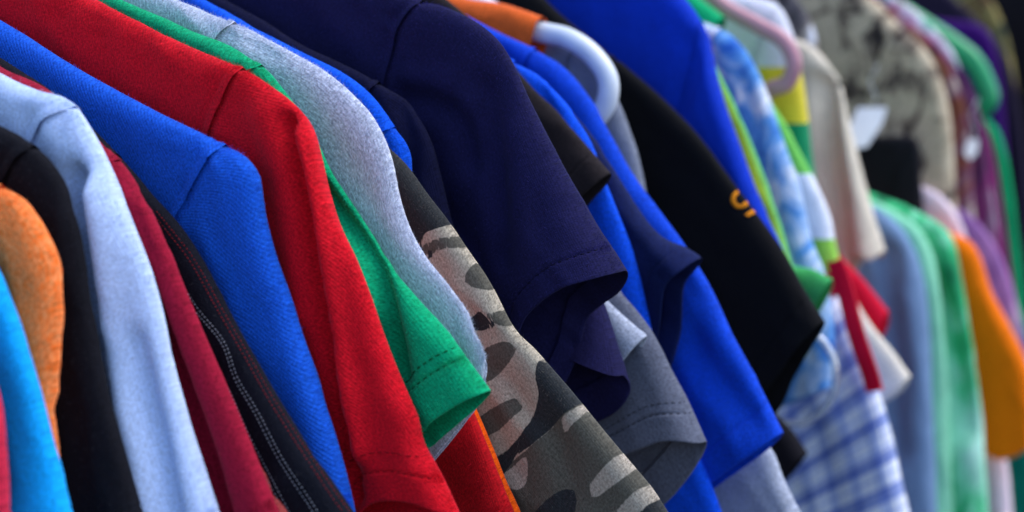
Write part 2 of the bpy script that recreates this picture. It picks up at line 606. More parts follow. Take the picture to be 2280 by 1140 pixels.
        if hem:
            hz = LL - hem
            extra = hz + np.array([-0.003, -0.002, -0.0013, -0.0007, 0, 0.0007, 0.0013, 0.002, 0.003])
            um = np.unique(np.concatenate([um[(np.abs(um - hz) > 0.0035)], extra]))
        um = um[(um >= 0) & (um <= LL + 1e-9)]
        um = np.concatenate([[pre, pre / 2], um])
        U = np.clip(um, 0, None) / LL
        top = at_len(dense, Ld, LS + um)
        vf = steps(0.0011 * res, 1.16, 0.0048 * res, 0.5)
        ws = np.linspace(0, 1, 7)
        meanL = 0.5 * (Lsm[-1] + Lc[-1])
        vf = steps(0.0011 * res, 1.16, 0.0048 * res, meanL * 0.6) / meanL
        vb = 1 - (steps(0.004 * res, 1.15, 0.008 * res, meanL * 0.4) / meanL)[::-1]
        V = np.concatenate([vf, vb[1:]])
        lf = at_len(seam_d, Lsm, V * Lsm[-1])
        rt = at_len(cuff_d, Lc, V * Lc[-1])
        mid = 0.5 * (A + D) + np.array([-0.006, 0.0])
        ub = U[:, None]
        bot = (1 - ub) ** 2 * A + 2 * ub * (1 - ub) * mid + ub ** 2 * D
        Ug, Vg = U[:, None, None], V[None, :, None]
        t0 = at_len(dense, Ld, LS + np.clip(um, 0, None))
        P = (1 - Vg) * t0[:, None] + Vg * bot[:, None] + (1 - Ug) * lf[None] + Ug * rt[None] \
            - ((1 - Ug) * (1 - Vg) * S + Ug * (1 - Vg) * C + (1 - Ug) * Vg * A + Ug * Vg * D)
        P = P + (top - t0)[:, None, :]
        if far is not None:
            fp = plane(far, t); fp[0] = C
            fd, _ = catmull(fp, 10); Lf = arclen(fd)
            near_pts = at_len(cuff_d, Lc, np.minimum(V * Lc[-1], Lf[-1]))
            far_pts = at_len(fd, Lf, np.minimum(V * Lc[-1], Lf[-1]))
            fo = (far_pts - near_pts) * (np.clip((1 - V) / 0.25, 0, 1))[:, None]
        else:
            fo = np.zeros((len(V), 2)) + (ax * 0.006)[None] * np.sin(np.pi * np.clip(V, 0, 1))[:, None]
        wU = np.clip((U - 0.35) / 0.65, 0, 1) ** 1.6
        Pf = P + wU[:, None, None] * fo[None]
        lenv = (Lsm[-1] * (1 - U) + Lc[-1] * U)
        dr = V[None, :] * lenv[:, None]
        du = (1 - V)[None, :] * lenv[:, None]
        Hs = H * (1 + open_ * np.clip((U - 0.4) / 0.6, 0, 1) ** 1.5)[:, None]
        h = thick(dr, du, Hs)
        hfar = thick(dr, du, np.minimum(Hs, H)) + deep * (np.clip((U - 0.45) / 0.55, 0, 1) ** 1.3)[:, None] * np.sin(np.pi * np.clip(V * 1.4, 0, 1))[None, :] ** 0.7
        dsm = np.broadcast_to(um[:, None], dr.shape)
        lift = -grooved * 1.2 * np.exp(-(np.clip(dsm, 0, None) / 0.003) ** 2)
        lift = np.where(dsm < 0, -grooved * 1.6, lift)
        lift = lift + (0.0011 if seam_groove else 0) * vnoise(dr / 0.008, dr * 0 + 3.3, sd + 41) * np.exp(-((dsm - 0.008) / 0.007) ** 2)
        hl = np.zeros_like(dr)
        if hem:
            e = LL - um
            hl = hl + 0.0009 * vnoise(dr / 0.0065, dr * 0 + sd, sd + 40) * np.exp(-((e - hem) / 0.007) ** 2)[:, None]
            hl = hl + (0.0005 * np.clip((hem - e) / 0.001 + 0.5, 0, 1) - 0.0010 * np.exp(-((e - hem) / 0.0011) ** 2))[:, None]
        rowk = np.clip(dr / 0.004, 0, 1)
        near = place(P[..., 0], P[..., 1], h + (lift + hl) * rowk, False)
        fr = place(Pf[..., 0], Pf[..., 1], hfar + (lift + hl) * rowk, True)
        near[:, 0, 2] += lift[:, 0]; fr[:, 0] = near[:, 0]
        # near layer ridge -> underarm, far layer underarm -> ridge : a closed tube
        G = np.concatenate([near, fr[:, -2:0:-1]], 1)
        uvn = np.stack([np.broadcast_to(um[:, None], dr.shape), dr], -1)
        UVs = np.concatenate([uvn, uvn[:, -2:0:-1]], 1)
        # hem turned up inside the mouth
        nV = len(V)
        ctr = G.mean(1, keepdims=True)
        back = []
        thick_c = 0.0016
        ring = G[-1]
        nin = (ctr[-1] - ring); nin /= np.maximum(np.linalg.norm(nin, axis=1)[:, None], 1e-6)
        # inward = along the row towards the middle of the tube
        sgn = np.concatenate([np.ones(nV), -np.ones(G.shape[1] - nV)])
        sgn[0] = 0
        inw = RV[None] * sgn[:, None] * np.clip(np.concatenate([h[-1], h[-1][-2:0:-1]]) / 0.004, 0.0, 1)[:, None]
        axis3 = world3(np.array(ax[0]), np.array(ax[1]), np.array(0.0))
        inner_rows = []
        for q_in, q_ax in ((0.45, 0.0007), (1.0, 0.0002), (1.15, -0.002)):
            inner_rows.append(ring + inw * thick_c * q_in + axis3 * q_ax)
        kb = max(2, int(np.searchsorted(-(LL - um), -(hem or 0.02))))
        for k in (int(0.5 * (kb + len(um))), kb):
            k = min(k, len(um) - 2)
            inner_rows.append(G[k] + inw * thick_c * 1.4)
        G_in = np.stack(inner_rows)
        UV_in = np.repeat(UVs[-1:], len(inner_rows), 0).copy()
        UV_in[..., 0] += np.array([0.001, 0.002, 0.003, 0.013, 0.024])[:, None]
        nw = G.shape[1]
        if hem:
            kh = int(np.argmin(np.abs(um - (LL - hem))))
        else:
            kh = None
        kcut = kh if kh else len(um) - 1
        Vs = G[:kcut + 1].reshape(-1, 3)
        sleeve = mesh_obj('sleeve', Vs, grid_faces(kcut + 1, nw, True), mat, root, UVs[:kcut + 1].reshape(-1, 2), camo_attrs(Vs))
        Gc = np.concatenate([G[kcut:], G_in], 0)
        UVc = np.concatenate([UVs[kcut:], UV_in], 0)
        Vc = Gc.reshape(-1, 3)
        if len(Gc) > 1:
            cf = mesh_obj('cuff_hem', Vc, grid_faces(len(Gc), nw, True), mat, sleeve, UVc.reshape(-1, 2), camo_attrs(Vc))
        # stitches along the hem; dark thread colour paints in the dimples' shade
        if stitch is not None and hem:
            for hd in ([hem] + ([hem2] if hem2 else [])):
                k = int(np.argmin(np.abs(um - (LL - hd))))
                line = near[k]
                stitches(line, stitch, sleeve, RV * -1)
        if left:
            # plain left sleeve, mirrored and coarse
            ku = np.unique(np.linspace(2, len(um) - 1, 16).astype(int)); kv = np.unique(np.linspace(0, nw - 1, 34).astype(int))
            Gm = G[ku][:, kv]
            am = Gm @ OV
            Gm = Gm + (2 * A_C - 2 * am)[..., None] * OV
            mesh_obj('sleeve', Gm.reshape(-1, 3), grid_faces(len(ku), len(kv), True)[:, ::-1], mat, root, UVs[ku][:, kv].reshape(-1, 2),
                     {k: np.full(len(ku) * len(kv), 0.0) for k in ('camo_mid', 'camo_dark', 'camo_pale')} if camo else None)
        if fuzz:
            add_fuzz(near[2:], fuzz, sleeve, fuzz_mat, sd)
    if fuzz and fuzz_mat:
        nb = nvb
        near_b = world3(ba, bz, np.full(ba.shape, t))
        add_fuzz(body_patch()[0][:, nb - 1::-1], int(fuzz * 0.8), body, fuzz_mat, sd + 1)
    keep_world(root)
    return root

def stitches(line, mat, parent, up, length=0.0031, gap=0.0016, rad=0.00042, lift=0.0001, name='stitching'):
    """a row of threads along a line on the cloth"""
    P = np.asarray(line); L = arclen(P)
    s = 0.002
    verts, faces = [], []
    rnd = random.Random(len(P))
    while s + length < L[-1]:
        a = at_len(P, L, s); b = at_len(P, L, s + length * rnd.uniform(0.85, 1.1))
        d = b - a; d /= max(np.linalg.norm(d), 1e-9)
        x = np.cross(d, up); x /= max(np.linalg.norm(x), 1e-9)
        base = len(verts)
        for q, r, l in ((0.0, 0.35, -0.0002), (0.2, 1.0, 1.0), (0.8, 1.0, 1.0), (1.0, 0.35, -0.0002)):
            c = a + (b - a) * q + up * (lift + (0.0003 if l > 0 else -0.0002))
            for k in range(5):
                w = 2 * math.pi * k / 5
                verts.append(c + rad * r * (math.cos(w) * x + math.sin(w) * up))
        faces.append(grid_faces(4, 5, True, base))
        s += length + gap * rnd.uniform(0.8, 1.25)
    if verts:
        o = mesh_obj(name, np.array(verts), np.vstack(faces), mat, parent)
        o['kind'] = 'stuff'
        return o

def add_fuzz(G, count, parent, mat, seed):
    """loose fibre ends standing off the knit, mostly seen along the folded edge"""
    rs = np.random.RandomState(seed)
    nu, nv = G.shape[:2]
    nvv = min(nv - 2, int(nv * 0.55))
    i = rs.randint(1, nu - 2, count)
    j = (rs.rand(count) ** 2.4 * nvv).astype(int)
    f, g = rs.rand(count)[:, None], rs.rand(count)[:, None]
    p = G[i, j] * (1 - f) * (1 - g) + G[i + 1, j] * f * (1 - g) + G[i, j + 1] * (1 - f) * g + G[i + 1, j + 1] * f * g
    e1 = G[i + 1, j] - G[i, j]; e2 = G[i, j + 1] - G[i, j]
    n = np.cross(e1, e2); n /= np.maximum(np.linalg.norm(n, axis=1)[:, None], 1e-12)
    n = np.where((n @ -RV)[:, None] < 0, -n, n)
    edge = np.exp(-j / 4.0)[:, None]
    n = n + edge * (OV * 0.6 + np.array([0, 0, 0.9]))
    d = n + rs.randn(count, 3) * 0.75
    d /= np.linalg.norm(d, axis=1)[:, None]
    ln = (0.0008 + 0.0017 * rs.rand(count) ** 2)[:, None]
    side = np.cross(d, rs.randn(count, 3)); side /= np.linalg.norm(side, axis=1)[:, None]
    w = 0.000075
    mid = p + d * ln * 0.55 + rs.randn(count, 3) * 0.00022
    tip = mid + (d + rs.randn(count, 3) * 0.7) * ln * 0.5
    V = np.stack([p - side * w, p + side * w, mid + side * w * 0.8, mid - side * w * 0.8, tip], 1).reshape(-1, 3)
    b = np.arange(count) * 5
    F1 = np.stack([b, b + 1, b + 2, b + 3], 1)
    F2 = np.stack([b + 3, b + 2, b + 4, b + 3], 1)
    tri = np.concatenate([np.stack([b, b + 1, b + 2], 1), np.stack([b, b + 2, b + 3], 1), np.stack([b + 3, b + 2, b + 4], 1)])
    o = mesh_obj('fuzz', V, tri, mat, parent)
    o['kind'] = 'stuff'
    return o

def surface_line(objs, pts, n=10):
    """points of the photograph -> a line lying on the near face of the given parts"""
    from mathutils.bvhtree import BVHTree
    trees = []
    for o in objs:
        me = o.data
        trees.append(BVHTree.FromPolygons([v.co[:] for v in me.vertices], [p.vertices[:] for p in me.polygons]))
    dense, _ = catmull(np.array(pts, float), n)
    out = []
    for px, py in dense:
        d = Vector(ray(px, py)).normalized()
        best = None
        for tr in trees:
            h = tr.ray_cast(Vector(CAM), d)
            if h[0] is not None and (best is None or h[3] < best[3]):
                best = h
        if best:
            out.append(np.array(best[0]))
    return np.array(out)

def parts(root, prefix):
    out = []
    for c in root.children:
        if c.name.split('.')[0] in prefix:
            out.append(c)
        for g in c.children:
            if g.name.split('.')[0] in prefix:
                out.append(g)
    return out

# ------------------------------------------------------------------ unseen ground, added for bounce light
gm = plain('asphalt', (0.05, 0.05, 0.052, 1), 0.95, 0.2, scale=9.0)
g = mesh_obj('ground', [(-60, -60, 0), (60, -60, 0), (60, 60, 0), (-60, 60, 0)], [[0, 1, 2, 3]], gm)  # out of view, put in to bounce light up onto the clothes
g['kind'] = 'structure'; g['label'] = 'unseen grey asphalt ground under the clothes, added for bounce light'

# ------------------------------------------------------------------ materials
M = {}
M['crimson'] = cloth('crimson cotton', srgb(205, 40, 70))
M['cyan'] = cloth('cyan cotton', srgb(10, 160, 238))
M['orange'] = cloth('heather orange cotton', srgb(246, 108, 26), heather=srgb(250, 180, 120), heat=0.55)
M['black'] = cloth('black cotton', srgb(17, 17, 24))
M['lightblue'] = cloth('pale blue cotton', srgb(190, 209, 246), var=0.08, fuzzy=1.2, grain=1.1)
M['maroon'] = cloth('maroon cotton', srgb(150, 20, 48))
M['coral'] = cloth('coral cotton', srgb(235, 100, 90))
M['blackst'] = cloth('black twill', srgb(20, 21, 30), weave='twill')
M['blue'] = cloth('blue cotton', srgb(26, 92, 208), weave='twill', pitch=0.0017, bump=0.3, var=0.12, stripe=0.12, ribs=0.8)
M['red'] = cloth('red cotton', srgb(206, 14, 32), weave='skew', pitch=0.0016, bump=0.28, var=0.14, stripe=0.1, ribs=0.75)
M['green'] = cloth('green cotton', srgb(2, 160, 108), pitch=0.0019, bump=0.26, var=0.12, stripe=0.11, ribs=0.75)
M['grey'] = cloth('heather grey cotton', srgb(214, 219, 234), heather=srgb(148, 155, 178), heat=0.85, var=0.08, fuzzy=1.5)
M['dkred'] = cloth('dark red cotton', srgb(180, 14, 24))
M['hotorange'] = cloth('bright orange cotton', srgb(250, 92, 10))
M['camo'] = cloth('camouflage cotton', srgb(150, 140, 125), colour=colour_camo, var=0.08, pitch=0.0012, bump=0.22)
M['blue2'] = cloth('bright blue cotton', srgb(12, 88, 222))
M['navy'] = cloth('navy cotton', srgb(26, 25, 66), var=0.2, bump=0.25, fuzzy=1.4)
M['navyd'] = cloth('dark navy cotton', srgb(21, 22, 52), var=0.2, bump=0.4)
M['navyp'] = cloth('purplish navy cotton', srgb(29, 27, 68), var=0.2, bump=0.4)
M['lgrey'] = cloth('light grey cotton', srgb(178, 184, 200), heather=srgb(140, 148, 170), heat=0.7)
M['mgrey'] = cloth('mid grey cotton', srgb(92, 96, 112))
M['brown'] = cloth('blackish brown cotton', srgb(40, 34, 36))
M['blue3'] = cloth('strong blue cotton', srgb(10, 80, 222))
M['ink'] = cloth('ink blue cotton', srgb(20, 30, 74))
M['royal'] = cloth('royal blue cotton', srgb(12, 66, 196))
M['royal2'] = cloth('deep royal blue cotton', srgb(10, 52, 184))
M['otop'] = cloth('rust orange cotton', srgb(225, 98, 36), pitch=0.0024)
M['gtee'] = cloth('slate grey cotton', srgb(124, 130, 146))
M['blacku'] = cloth('plain black cotton', srgb(15, 15, 18))
M['jade'] = cloth('jade green cotton', srgb(8, 170, 104))
M['rain'] = cloth('rainbow edged cotton', srgb(170, 210, 60), colour=colour_across(
    [(0.0, srgb(90, 190, 110)), (0.22, srgb(190, 220, 60)), (0.5, srgb(235, 215, 60)), (0.72, srgb(228, 60, 70)), (1.0, srgb(190, 50, 160))], 0.02))
M['tiedye'] = cloth('blue and white tie dye', srgb(150, 190, 230), colour=colour_blotches(
    [(0.15, srgb(24, 84, 184)), (0.42, srgb(84, 146, 216)), (0.6, srgb(160, 190, 230)), (0.85, srgb(226, 232, 244))], 22, (1, 1.6, 1)))
M['clip'] = cloth('kelly green cotton', srgb(60, 160, 88))
M['block'] = cloth('white yellow and green cotton', srgb(230, 230, 230), colour=colour_height(
    [(0.0, srgb(20, 140, 92)), (0.5, srgb(226, 208, 60)), (0.73, srgb(225, 226, 236))], 1.318, 1.55))
M['piped'] = cloth('white cotton with lime piping', srgb(230, 230, 230), colour=colour_height(
    [(0.0, srgb(205, 30, 66)), (0.22, srgb(150, 210, 80)), (0.38, srgb(240, 242, 250)), (0.70, srgb(120, 205, 90))], 1.262, 1.445))
M['redstrap'] = cloth('red webbing', srgb(205, 14, 48))
M['cream'] = cloth('cream cotton', srgb(224, 218, 210), colour=colour_across([(0.0, srgb(228, 218, 200)), (0.3, srgb(226, 222, 222)), (1.0, srgb(205, 215, 236))], 0.08))
M['plaid'] = cloth('navy and white plaid', srgb(200, 210, 235), colour=colour_plaid(srgb(234, 237, 249), srgb(150, 165, 216), srgb(208, 218, 243), 0.032, 0.026))
M['beige'] = cloth('beige cotton', srgb(220, 208, 188))
M['leopard'] = cloth('leopard print', srgb(180, 170, 150), colour=colour_blotches(
    [(0.12, srgb(34, 31, 34)), (0.36, srgb(112, 98, 86)), (0.5, srgb(196, 178, 150)), (1.0, srgb(212, 196, 168))], 30, (1, 1, 1), 5.0))
M['floralpale'] = cloth('pale floral print', srgb(220, 214, 224), colour=colour_blotches(
    [(0.1, srgb(150, 60, 80)), (0.35, srgb(214, 196, 214)), (0.6, srgb(226, 230, 238)), (0.85, srgb(120, 170, 160))], 26))
M['charcoal'] = cloth('mottled charcoal print', srgb(90, 88, 94), colour=colour_blotches(
    [(0.15, srgb(36, 36, 46)), (0.45, srgb(96, 92, 98)), (0.65, srgb(150, 142, 134)), (0.85, srgb(226, 228, 240))], 20, (1, 1, 1), 3.0))
M['denim'] = cloth('grey blue cotton', srgb(118, 146, 182))
M['gprint'] = cloth('green print', srgb(80, 190, 130), colour=colour_blotches(
    [(0.12, srgb(20, 110, 70)), (0.34, srgb(60, 190, 122)), (0.5, srgb(128, 216, 172)), (0.85, srgb(180, 232, 210))], 13, (0.5, 1.5, 1)))
M['amber'] = cloth('amber orange cotton', srgb(252, 120, 5))
M['pink'] = cloth('pale pink cotton', srgb(244, 220, 230))
M['teal'] = cloth('teal cotton', srgb(10, 126, 106))
M['plum'] = cloth('plum print', srgb(120, 70, 110), colour=colour_blotches(
    [(0.1, srgb(58, 24, 50)), (0.4, srgb(112, 66, 104)), (0.6, srgb(150, 60, 120)), (0.85, srgb(170, 140, 160))], 14, (0.5, 1.6, 1)))
M['lilac'] = cloth('lilac print', srgb(170, 130, 180), colour=colour_blotches(
    [(0.1, srgb(110, 70, 140)), (0.45, srgb(176, 126, 182)), (0.7, srgb(200, 176, 196)), (0.9, srgb(120, 90, 160))], 12, (0.6, 1.4, 1)))
M['shade'] = cloth('blackish purple cotton', srgb(44, 36, 56))
M['violet'] = cloth('violet cotton', srgb(66, 20, 108))
M['floral'] = cloth('floral print', srgb(150, 130, 80), colour=colour_blotches(
    [(0.15, srgb(40, 36, 34)), (0.4, srgb(120, 92, 62)), (0.55, srgb(176, 160, 96)), (0.75, srgb(60, 70, 60))], 16))
M['dusk'] = cloth('black cotton blend', srgb(30, 28, 34))
THREAD = {k: plain('thread ' + k, c, 0.8, 0.15) for k, c in dict(
    green=srgb(0, 84, 44), red=srgb(150, 6, 22), navy=srgb(12, 11, 40), grey=srgb(52, 54, 64), white=srgb(165, 170, 182),  # hem threads darker than their cloth, standing in for shaded stitch dimples
    crimson=srgb(150, 26, 34), orange=srgb(232, 140, 20), royal=srgb(4, 24, 120)).items()}
def fibre(n, c):
    m = plain('fibre ' + n, c, 0.9, 0.1)
    return m
FZ = {k: fibre(k, mul(c, 1.15)) for k, c in dict(green=srgb(40, 185, 130), red=srgb(215, 30, 45), grey=srgb(205, 210, 226), lightblue=srgb(190, 206, 240),
    camo=srgb(104, 100, 94), blue=srgb(40, 100, 220), navy=srgb(52, 46, 112), maroon=srgb(170, 36, 62), dark=srgb(58, 58, 66), orange=srgb(250, 150, 80)).items()}

# ------------------------------------------------------------------ the row of clothes, front to back
TEE = 'T-shirts on the rail'
garment('t_shirt', 'crimson shirt at the very left edge, only a sliver of sleeve in view', 'shirt', 0.555,
        [(-220, 640), (-110, 700)], [(-40, 800), (0, 910), (14, 1020), (20, 1140), (25, 1230)], M['crimson'], res=1.6, group=TEE)
garment('t_shirt', 'cyan blue shirt in the bottom left corner before the orange one', 'shirt', 0.578,
        [(-170, 470), (-70, 530), (-12, 585)], [(20, 660), (60, 800), (105, 980), (150, 1140), (175, 1230)], M['cyan'], res=1.4, wr=0.003, group=TEE)
garment('t_shirt', 'heather orange T-shirt at the left edge between cyan and black shirts', 'shirt', 0.602,
        [(-130, 335), (-40, 390), (10, 415)], [(60, 455), (105, 540), (128, 640), (136, 760), (137, 900), (135, 1020), (132, 1180)], M['orange'], res=1.3, wr=0.003, group=TEE, fuzz=4000, fuzz_mat=FZ['orange'])
garment('t_shirt', 'plain black T-shirt at the left between the orange and pale blue shirts', 'shirt', 0.626,
        [(-110, 230), (0, 280), (75, 328)], [(125, 395), (155, 480), (175, 580), (195, 700), (230, 840), (270, 980), (310, 1140), (330, 1220)], M['black'],
        seam=[(75, 328), (50, 365), (20, 420)], wr=0.003, group=TEE, fuzz=2500, fuzz_mat=FZ['dark'])
garment('t_shirt', 'pale blue T-shirt with soft vertical folds in its sleeve', 'shirt', 0.652,
        [(-70, 135), (0, 168), (70, 200), (130, 215), (158, 240)],
        [(195, 295), (235, 370), (270, 460), (310, 570), (345, 690), (375, 820), (410, 950), (445, 1060), (475, 1150), (500, 1230)], M['lightblue'],
        seam=[(158, 240), (120, 270), (85, 330)], H=0.010, wr=0.002, group=TEE, fuzz=8000, fuzz_mat=FZ['lightblue'],
        folds=[([(190, 400), (208, 520), (228, 680), (250, 830), (285, 1000), (320, 1160)], -0.016, 0.007),
               ([(235, 430), (262, 620), (290, 800), (335, 1000), (370, 1160)], 0.010, 0.009),
               ([(325, 760), (352, 880), (385, 1010), (420, 1150)], -0.006, 0.005)])
garment('t_shirt', 'maroon T-shirt right behind the pale blue one', 'shirt', 0.674,
        [(-70, 115), (0, 147), (100, 198), (150, 240), (205, 302), (268, 358)],
        [(310, 420), (350, 500), (400, 620), (440, 720), (480, 815), (520, 905), (560, 1000), (590, 1070), (618, 1145), (640, 1210)], M['maroon'],
        seam=[(268, 358), (250, 362), (235, 380)], wr=0.002, group=TEE, fuzz=4500, fuzz_mat=FZ['maroon'],
        folds=[([(330, 620), (390, 790), (430, 900), (475, 1020), (520, 1160)], -0.013, 0.007), ([(300, 520), (330, 640), (380, 860)], -0.004, 0.006)])
garment('t_shirt', 'coral shirt of which only a strip shows beside the maroon sleeve hem', 'shirt', 0.687,
        [(150, 430), (260, 580)], [(380, 740), (480, 900), (566, 1020), (608, 1080), (645, 1142), (668, 1205)], M['coral'], res=1.5, H=0.005, group=TEE)
jk = garment('stitched_jacket', 'black jacket with rows of red and white stitching down the sleeve', 'jacket', 0.700,
        [(-70, 90), (0, 128), (100, 195), (180, 265), (260, 345)],
        [(330, 425), (395, 495), (445, 570), (510, 690), (560, 775), (625, 885), (710, 1020), (760, 1090), (800, 1150), (830, 1210)], M['blackst'], wr=0.001, hem=None, fuzz=2500, fuzz_mat=FZ['dark'])
garment('t_shirt', 'blue T-shirt with a diagonal weave and wide smooth shoulder', 'shirt', 0.724,
        [(-90, -5), (0, 42), (100, 105), (200, 165), (300, 220), (400, 270), (470, 303), (505, 325)],
        [(545, 350), (572, 385), (580, 430), (590, 490), (612, 570), (640, 650), (665, 730), (690, 800), (715, 880), (740, 960), (765, 1050), (785, 1130), (800, 1200)],
        M['blue'], seam=[(505, 325), (470, 385), (440, 440), (412, 500)], wr=0.0008, group=TEE, fuzz=4500, fuzz_mat=FZ['blue'], warp=0.002)
garment('t_shirt', 'bright red T-shirt with a long fold down the sleeve and stitched cuff', 'shirt', 0.748,
        [(50, -72), (208, 0), (300, 46), (400, 94), (480, 128), (545, 154)],
        [(600, 190), (650, 230), (690, 280), (712, 350), (728, 420), (752, 500), (785, 570), (820, 660), (855, 760), (890, 850), (925, 920), (940, 985), (975, 1050), (1018, 1142)],
        M['red'], seam=[(545, 152), (515, 215), (495, 260), (480, 305)], hem=0.021, hem2=0.034, stitch=THREAD['red'], wr=0.001, group=TEE, fuzz=8000, fuzz_mat=FZ['red'],
        cuff=[(1018, 1142), (960, 1114), (900, 1102), (855, 1108), (832, 1125), (800, 1180)], far=[(1018, 1146), (960, 1152), (900, 1150), (840, 1150), (800, 1190)], warp=0.002,
        folds=[([(655, 275), (668, 313), (686, 379), (702, 458), (716, 540), (740, 680), (770, 840), (800, 1000), (815, 1100)], -0.013, 0.0045),
               ([(680, 300), (706, 379), (724, 458), (740, 540), (766, 680), (798, 840), (828, 1000)], 0.008, 0.006), ([(600, 260), (640, 380), (665, 520), (690, 700)], 0.004, 0.009)])
garment('t_shirt', 'emerald green T-shirt with double stitched hem on its sleeve', 'shirt', 0.772,
        [(170, -52), (278, 0), (350, 32), (430, 70), (500, 97), (540, 120), (584, 148)],
        [(625, 195), (665, 250), (700, 310), (730, 375), (770, 440), (810, 510), (860, 590), (910, 650), (955, 700), (1000, 750), (1045, 810), (1090, 868)],
        M['green'], seam=[(584, 148), (566, 158), (548, 185)], hem=0.023, hem2=0.033, stitch=THREAD['green'], wr=0.001, group=TEE, fuzz=7500, fuzz_mat=FZ['green'],
        cuff=[(1090, 868), (1040, 893), (985, 930), (960, 955), (935, 967), (900, 985)], far=[(1090, 872), (1030, 925), (980, 966), (935, 1003), (880, 1030)], warp=0.002,
        folds=[([(870, 740), (895, 830), (915, 900), (932, 965)], -0.004, 0.005), ([(715, 410), (785, 510), (840, 592), (872, 670), (895, 760), (910, 830)], -0.011, 0.006), ([(690, 420), (760, 530), (815, 620), (850, 700)], 0.005, 0.004)])
garment('t_shirt', 'heather grey T-shirt with fuzzy edge between the green and camouflage shirts', 'shirt', 0.798,
        [(290, -46), (400, 0), (440, 18), (480, 36), (525, 52)],
        [(580, 80), (650, 115), (720, 155), (780, 205), (825, 255), (855, 310), (875, 370), (890, 440), (915, 510), (950, 570), (1000, 630), (1040, 690), (1068, 750), (1083, 803)],
        M['grey'], seam=[(525, 55), (508, 75), (498, 95)], cuff=[(1083, 805), (1076, 870), (1012, 962), (945, 1038), (900, 1080)], far=[(1083, 805), (1076, 871), (1012, 964), (945, 1040), (900, 1082)], open_=-0.75, hem=None, wr=0.0013, group=TEE,
        fuzz=15000, fuzz_mat=FZ['grey'], warp=0.002, folds=[([(525, 75), (600, 110), (640, 130)], -0.002, 0.004)])
garment('t_shirt', 'dark red shirt showing only below the green and grey cuffs', 'shirt', 0.814,
        [(640, 200), (760, 330)], [(850, 520), (950, 720), (1020, 850), (1050, 915), (1080, 985), (1110, 1060), (1140, 1130), (1165, 1200)], M['dkred'], H=0.006, group=TEE, fuzz=1200, fuzz_mat=FZ['red'])
garment('t_shirt', 'bright orange shirt edging the dark red one beside the camouflage sleeve', 'shirt', 0.828,
        [(640, 190), (760, 310)], [(860, 500), (960, 710), (1030, 840), (1064, 910), (1098, 985), (1128, 1060), (1158, 1130), (1182, 1200)], M['hotorange'], H=0.006, group=TEE)
CAMO = dict(
    dark=[[(830, 300), (905, 366), (965, 440), (1012, 494), (985, 507), (962, 518), (950, 538), (930, 550), (895, 500), (850, 400)],
          [(1050, 718), (1066, 700), (1085, 688), (1102, 702), (1122, 718), (1100, 729), (1072, 734)],
          [(1210, 800), (1240, 826), (1300, 890), (1272, 915), (1238, 950), (1200, 985), (1170, 1005), (1125, 1058), (1105, 1030), (1150, 990), (1185, 950), (1203, 910), (1214, 870), (1207, 835)],
          [(1200, 1150), (1265, 1084), (1296, 1090), (1288, 1150)], [(1430, 1145), (1455, 1118), (1478, 1110), (1500, 1145)], [(945, 568), (965, 556), (988, 556), (970, 574), (950, 582)]],
    mid=[[(945, 556), (985, 530), (1035, 528), (1052, 548), (1005, 551), (972, 566), (952, 574)],
         [(1050, 620), (1062, 586), (1074, 574), (1100, 610), (1112, 645), (1087, 641), (1060, 632)],
         [(1100, 696), (1138, 692), (1156, 722), (1125, 720)],
         [(1080, 785), (1110, 763), (1142, 757), (1163, 766), (1159, 782), (1135, 814), (1093, 849), (1070, 840)],
         [(1070, 940), (1128, 894), (1159, 884), (1175, 898), (1163, 919), (1093, 966)],
         [(1295, 880), (1350, 945), (1430, 1035), (1500, 1130), (1580, 1270), (1090, 1270), (1120, 1064), (1200, 985), (1240, 948)]],
    pale=[[(1324, 1090), (1331, 1070), (1360, 1035), (1390, 1008), (1412, 1014), (1424, 1034), (1377, 1077), (1340, 1099)],
          [(1370, 1150), (1405, 1112), (1447, 1078), (1480, 1108), (1422, 1145)],
          [(1122, 1061), (1155, 1035), (1187, 1010), (1191, 1056), (1180, 1080), (1156, 1080)], [(1170, 1145), (1190, 1134), (1204, 1140), (1195, 1160)],
          [(1262, 948), (1270, 922), (1300, 900), (1318, 908), (1290, 940), (1272, 958)]])
garment('camouflage_shirt', 'camouflage print shirt in tan, brown and charcoal with a long sleeve', 'shirt', 0.848,
        [(560, 110), (700, 190), (800, 260), (848, 312)],
        [(900, 362), (950, 430), (1000, 495), (1045, 560), (1080, 610), (1115, 670), (1150, 735), (1190, 775), (1240, 830), (1300, 900), (1350, 960), (1400, 1020), (1450, 1080), (1490, 1140), (1530, 1200), (1560, 1260)],
        M['camo'], camo=CAMO, wr=0.0012, fuzz=6500, fuzz_mat=FZ['camo'], warp=0.002, seam_groove=False,
        folds=[([(1030, 630), (1070, 670), (1110, 700)], 0.002, 0.004), ([(1130, 830), (1160, 870), (1180, 910)], -0.003, 0.006), ([(1250, 960), (1275, 1040), (1285, 1110)], -0.003, 0.008)])
garment('t_shirt', 'bright blue T-shirt rising behind the heather grey one', 'shirt', 0.868,
        [(390, -42), (466, 0), (550, 46), (650, 102), (765, 162), (835, 218), (885, 285)], [(905, 312), (917, 345), (921, 390), (928, 450), (945, 600), (960, 700)],
        M['blue2'], seam=[(885, 285), (870, 292), (862, 310)], hem=None, wr=0.0012, group=TEE, fuzz=1500, fuzz_mat=FZ['blue'], H=0.007)
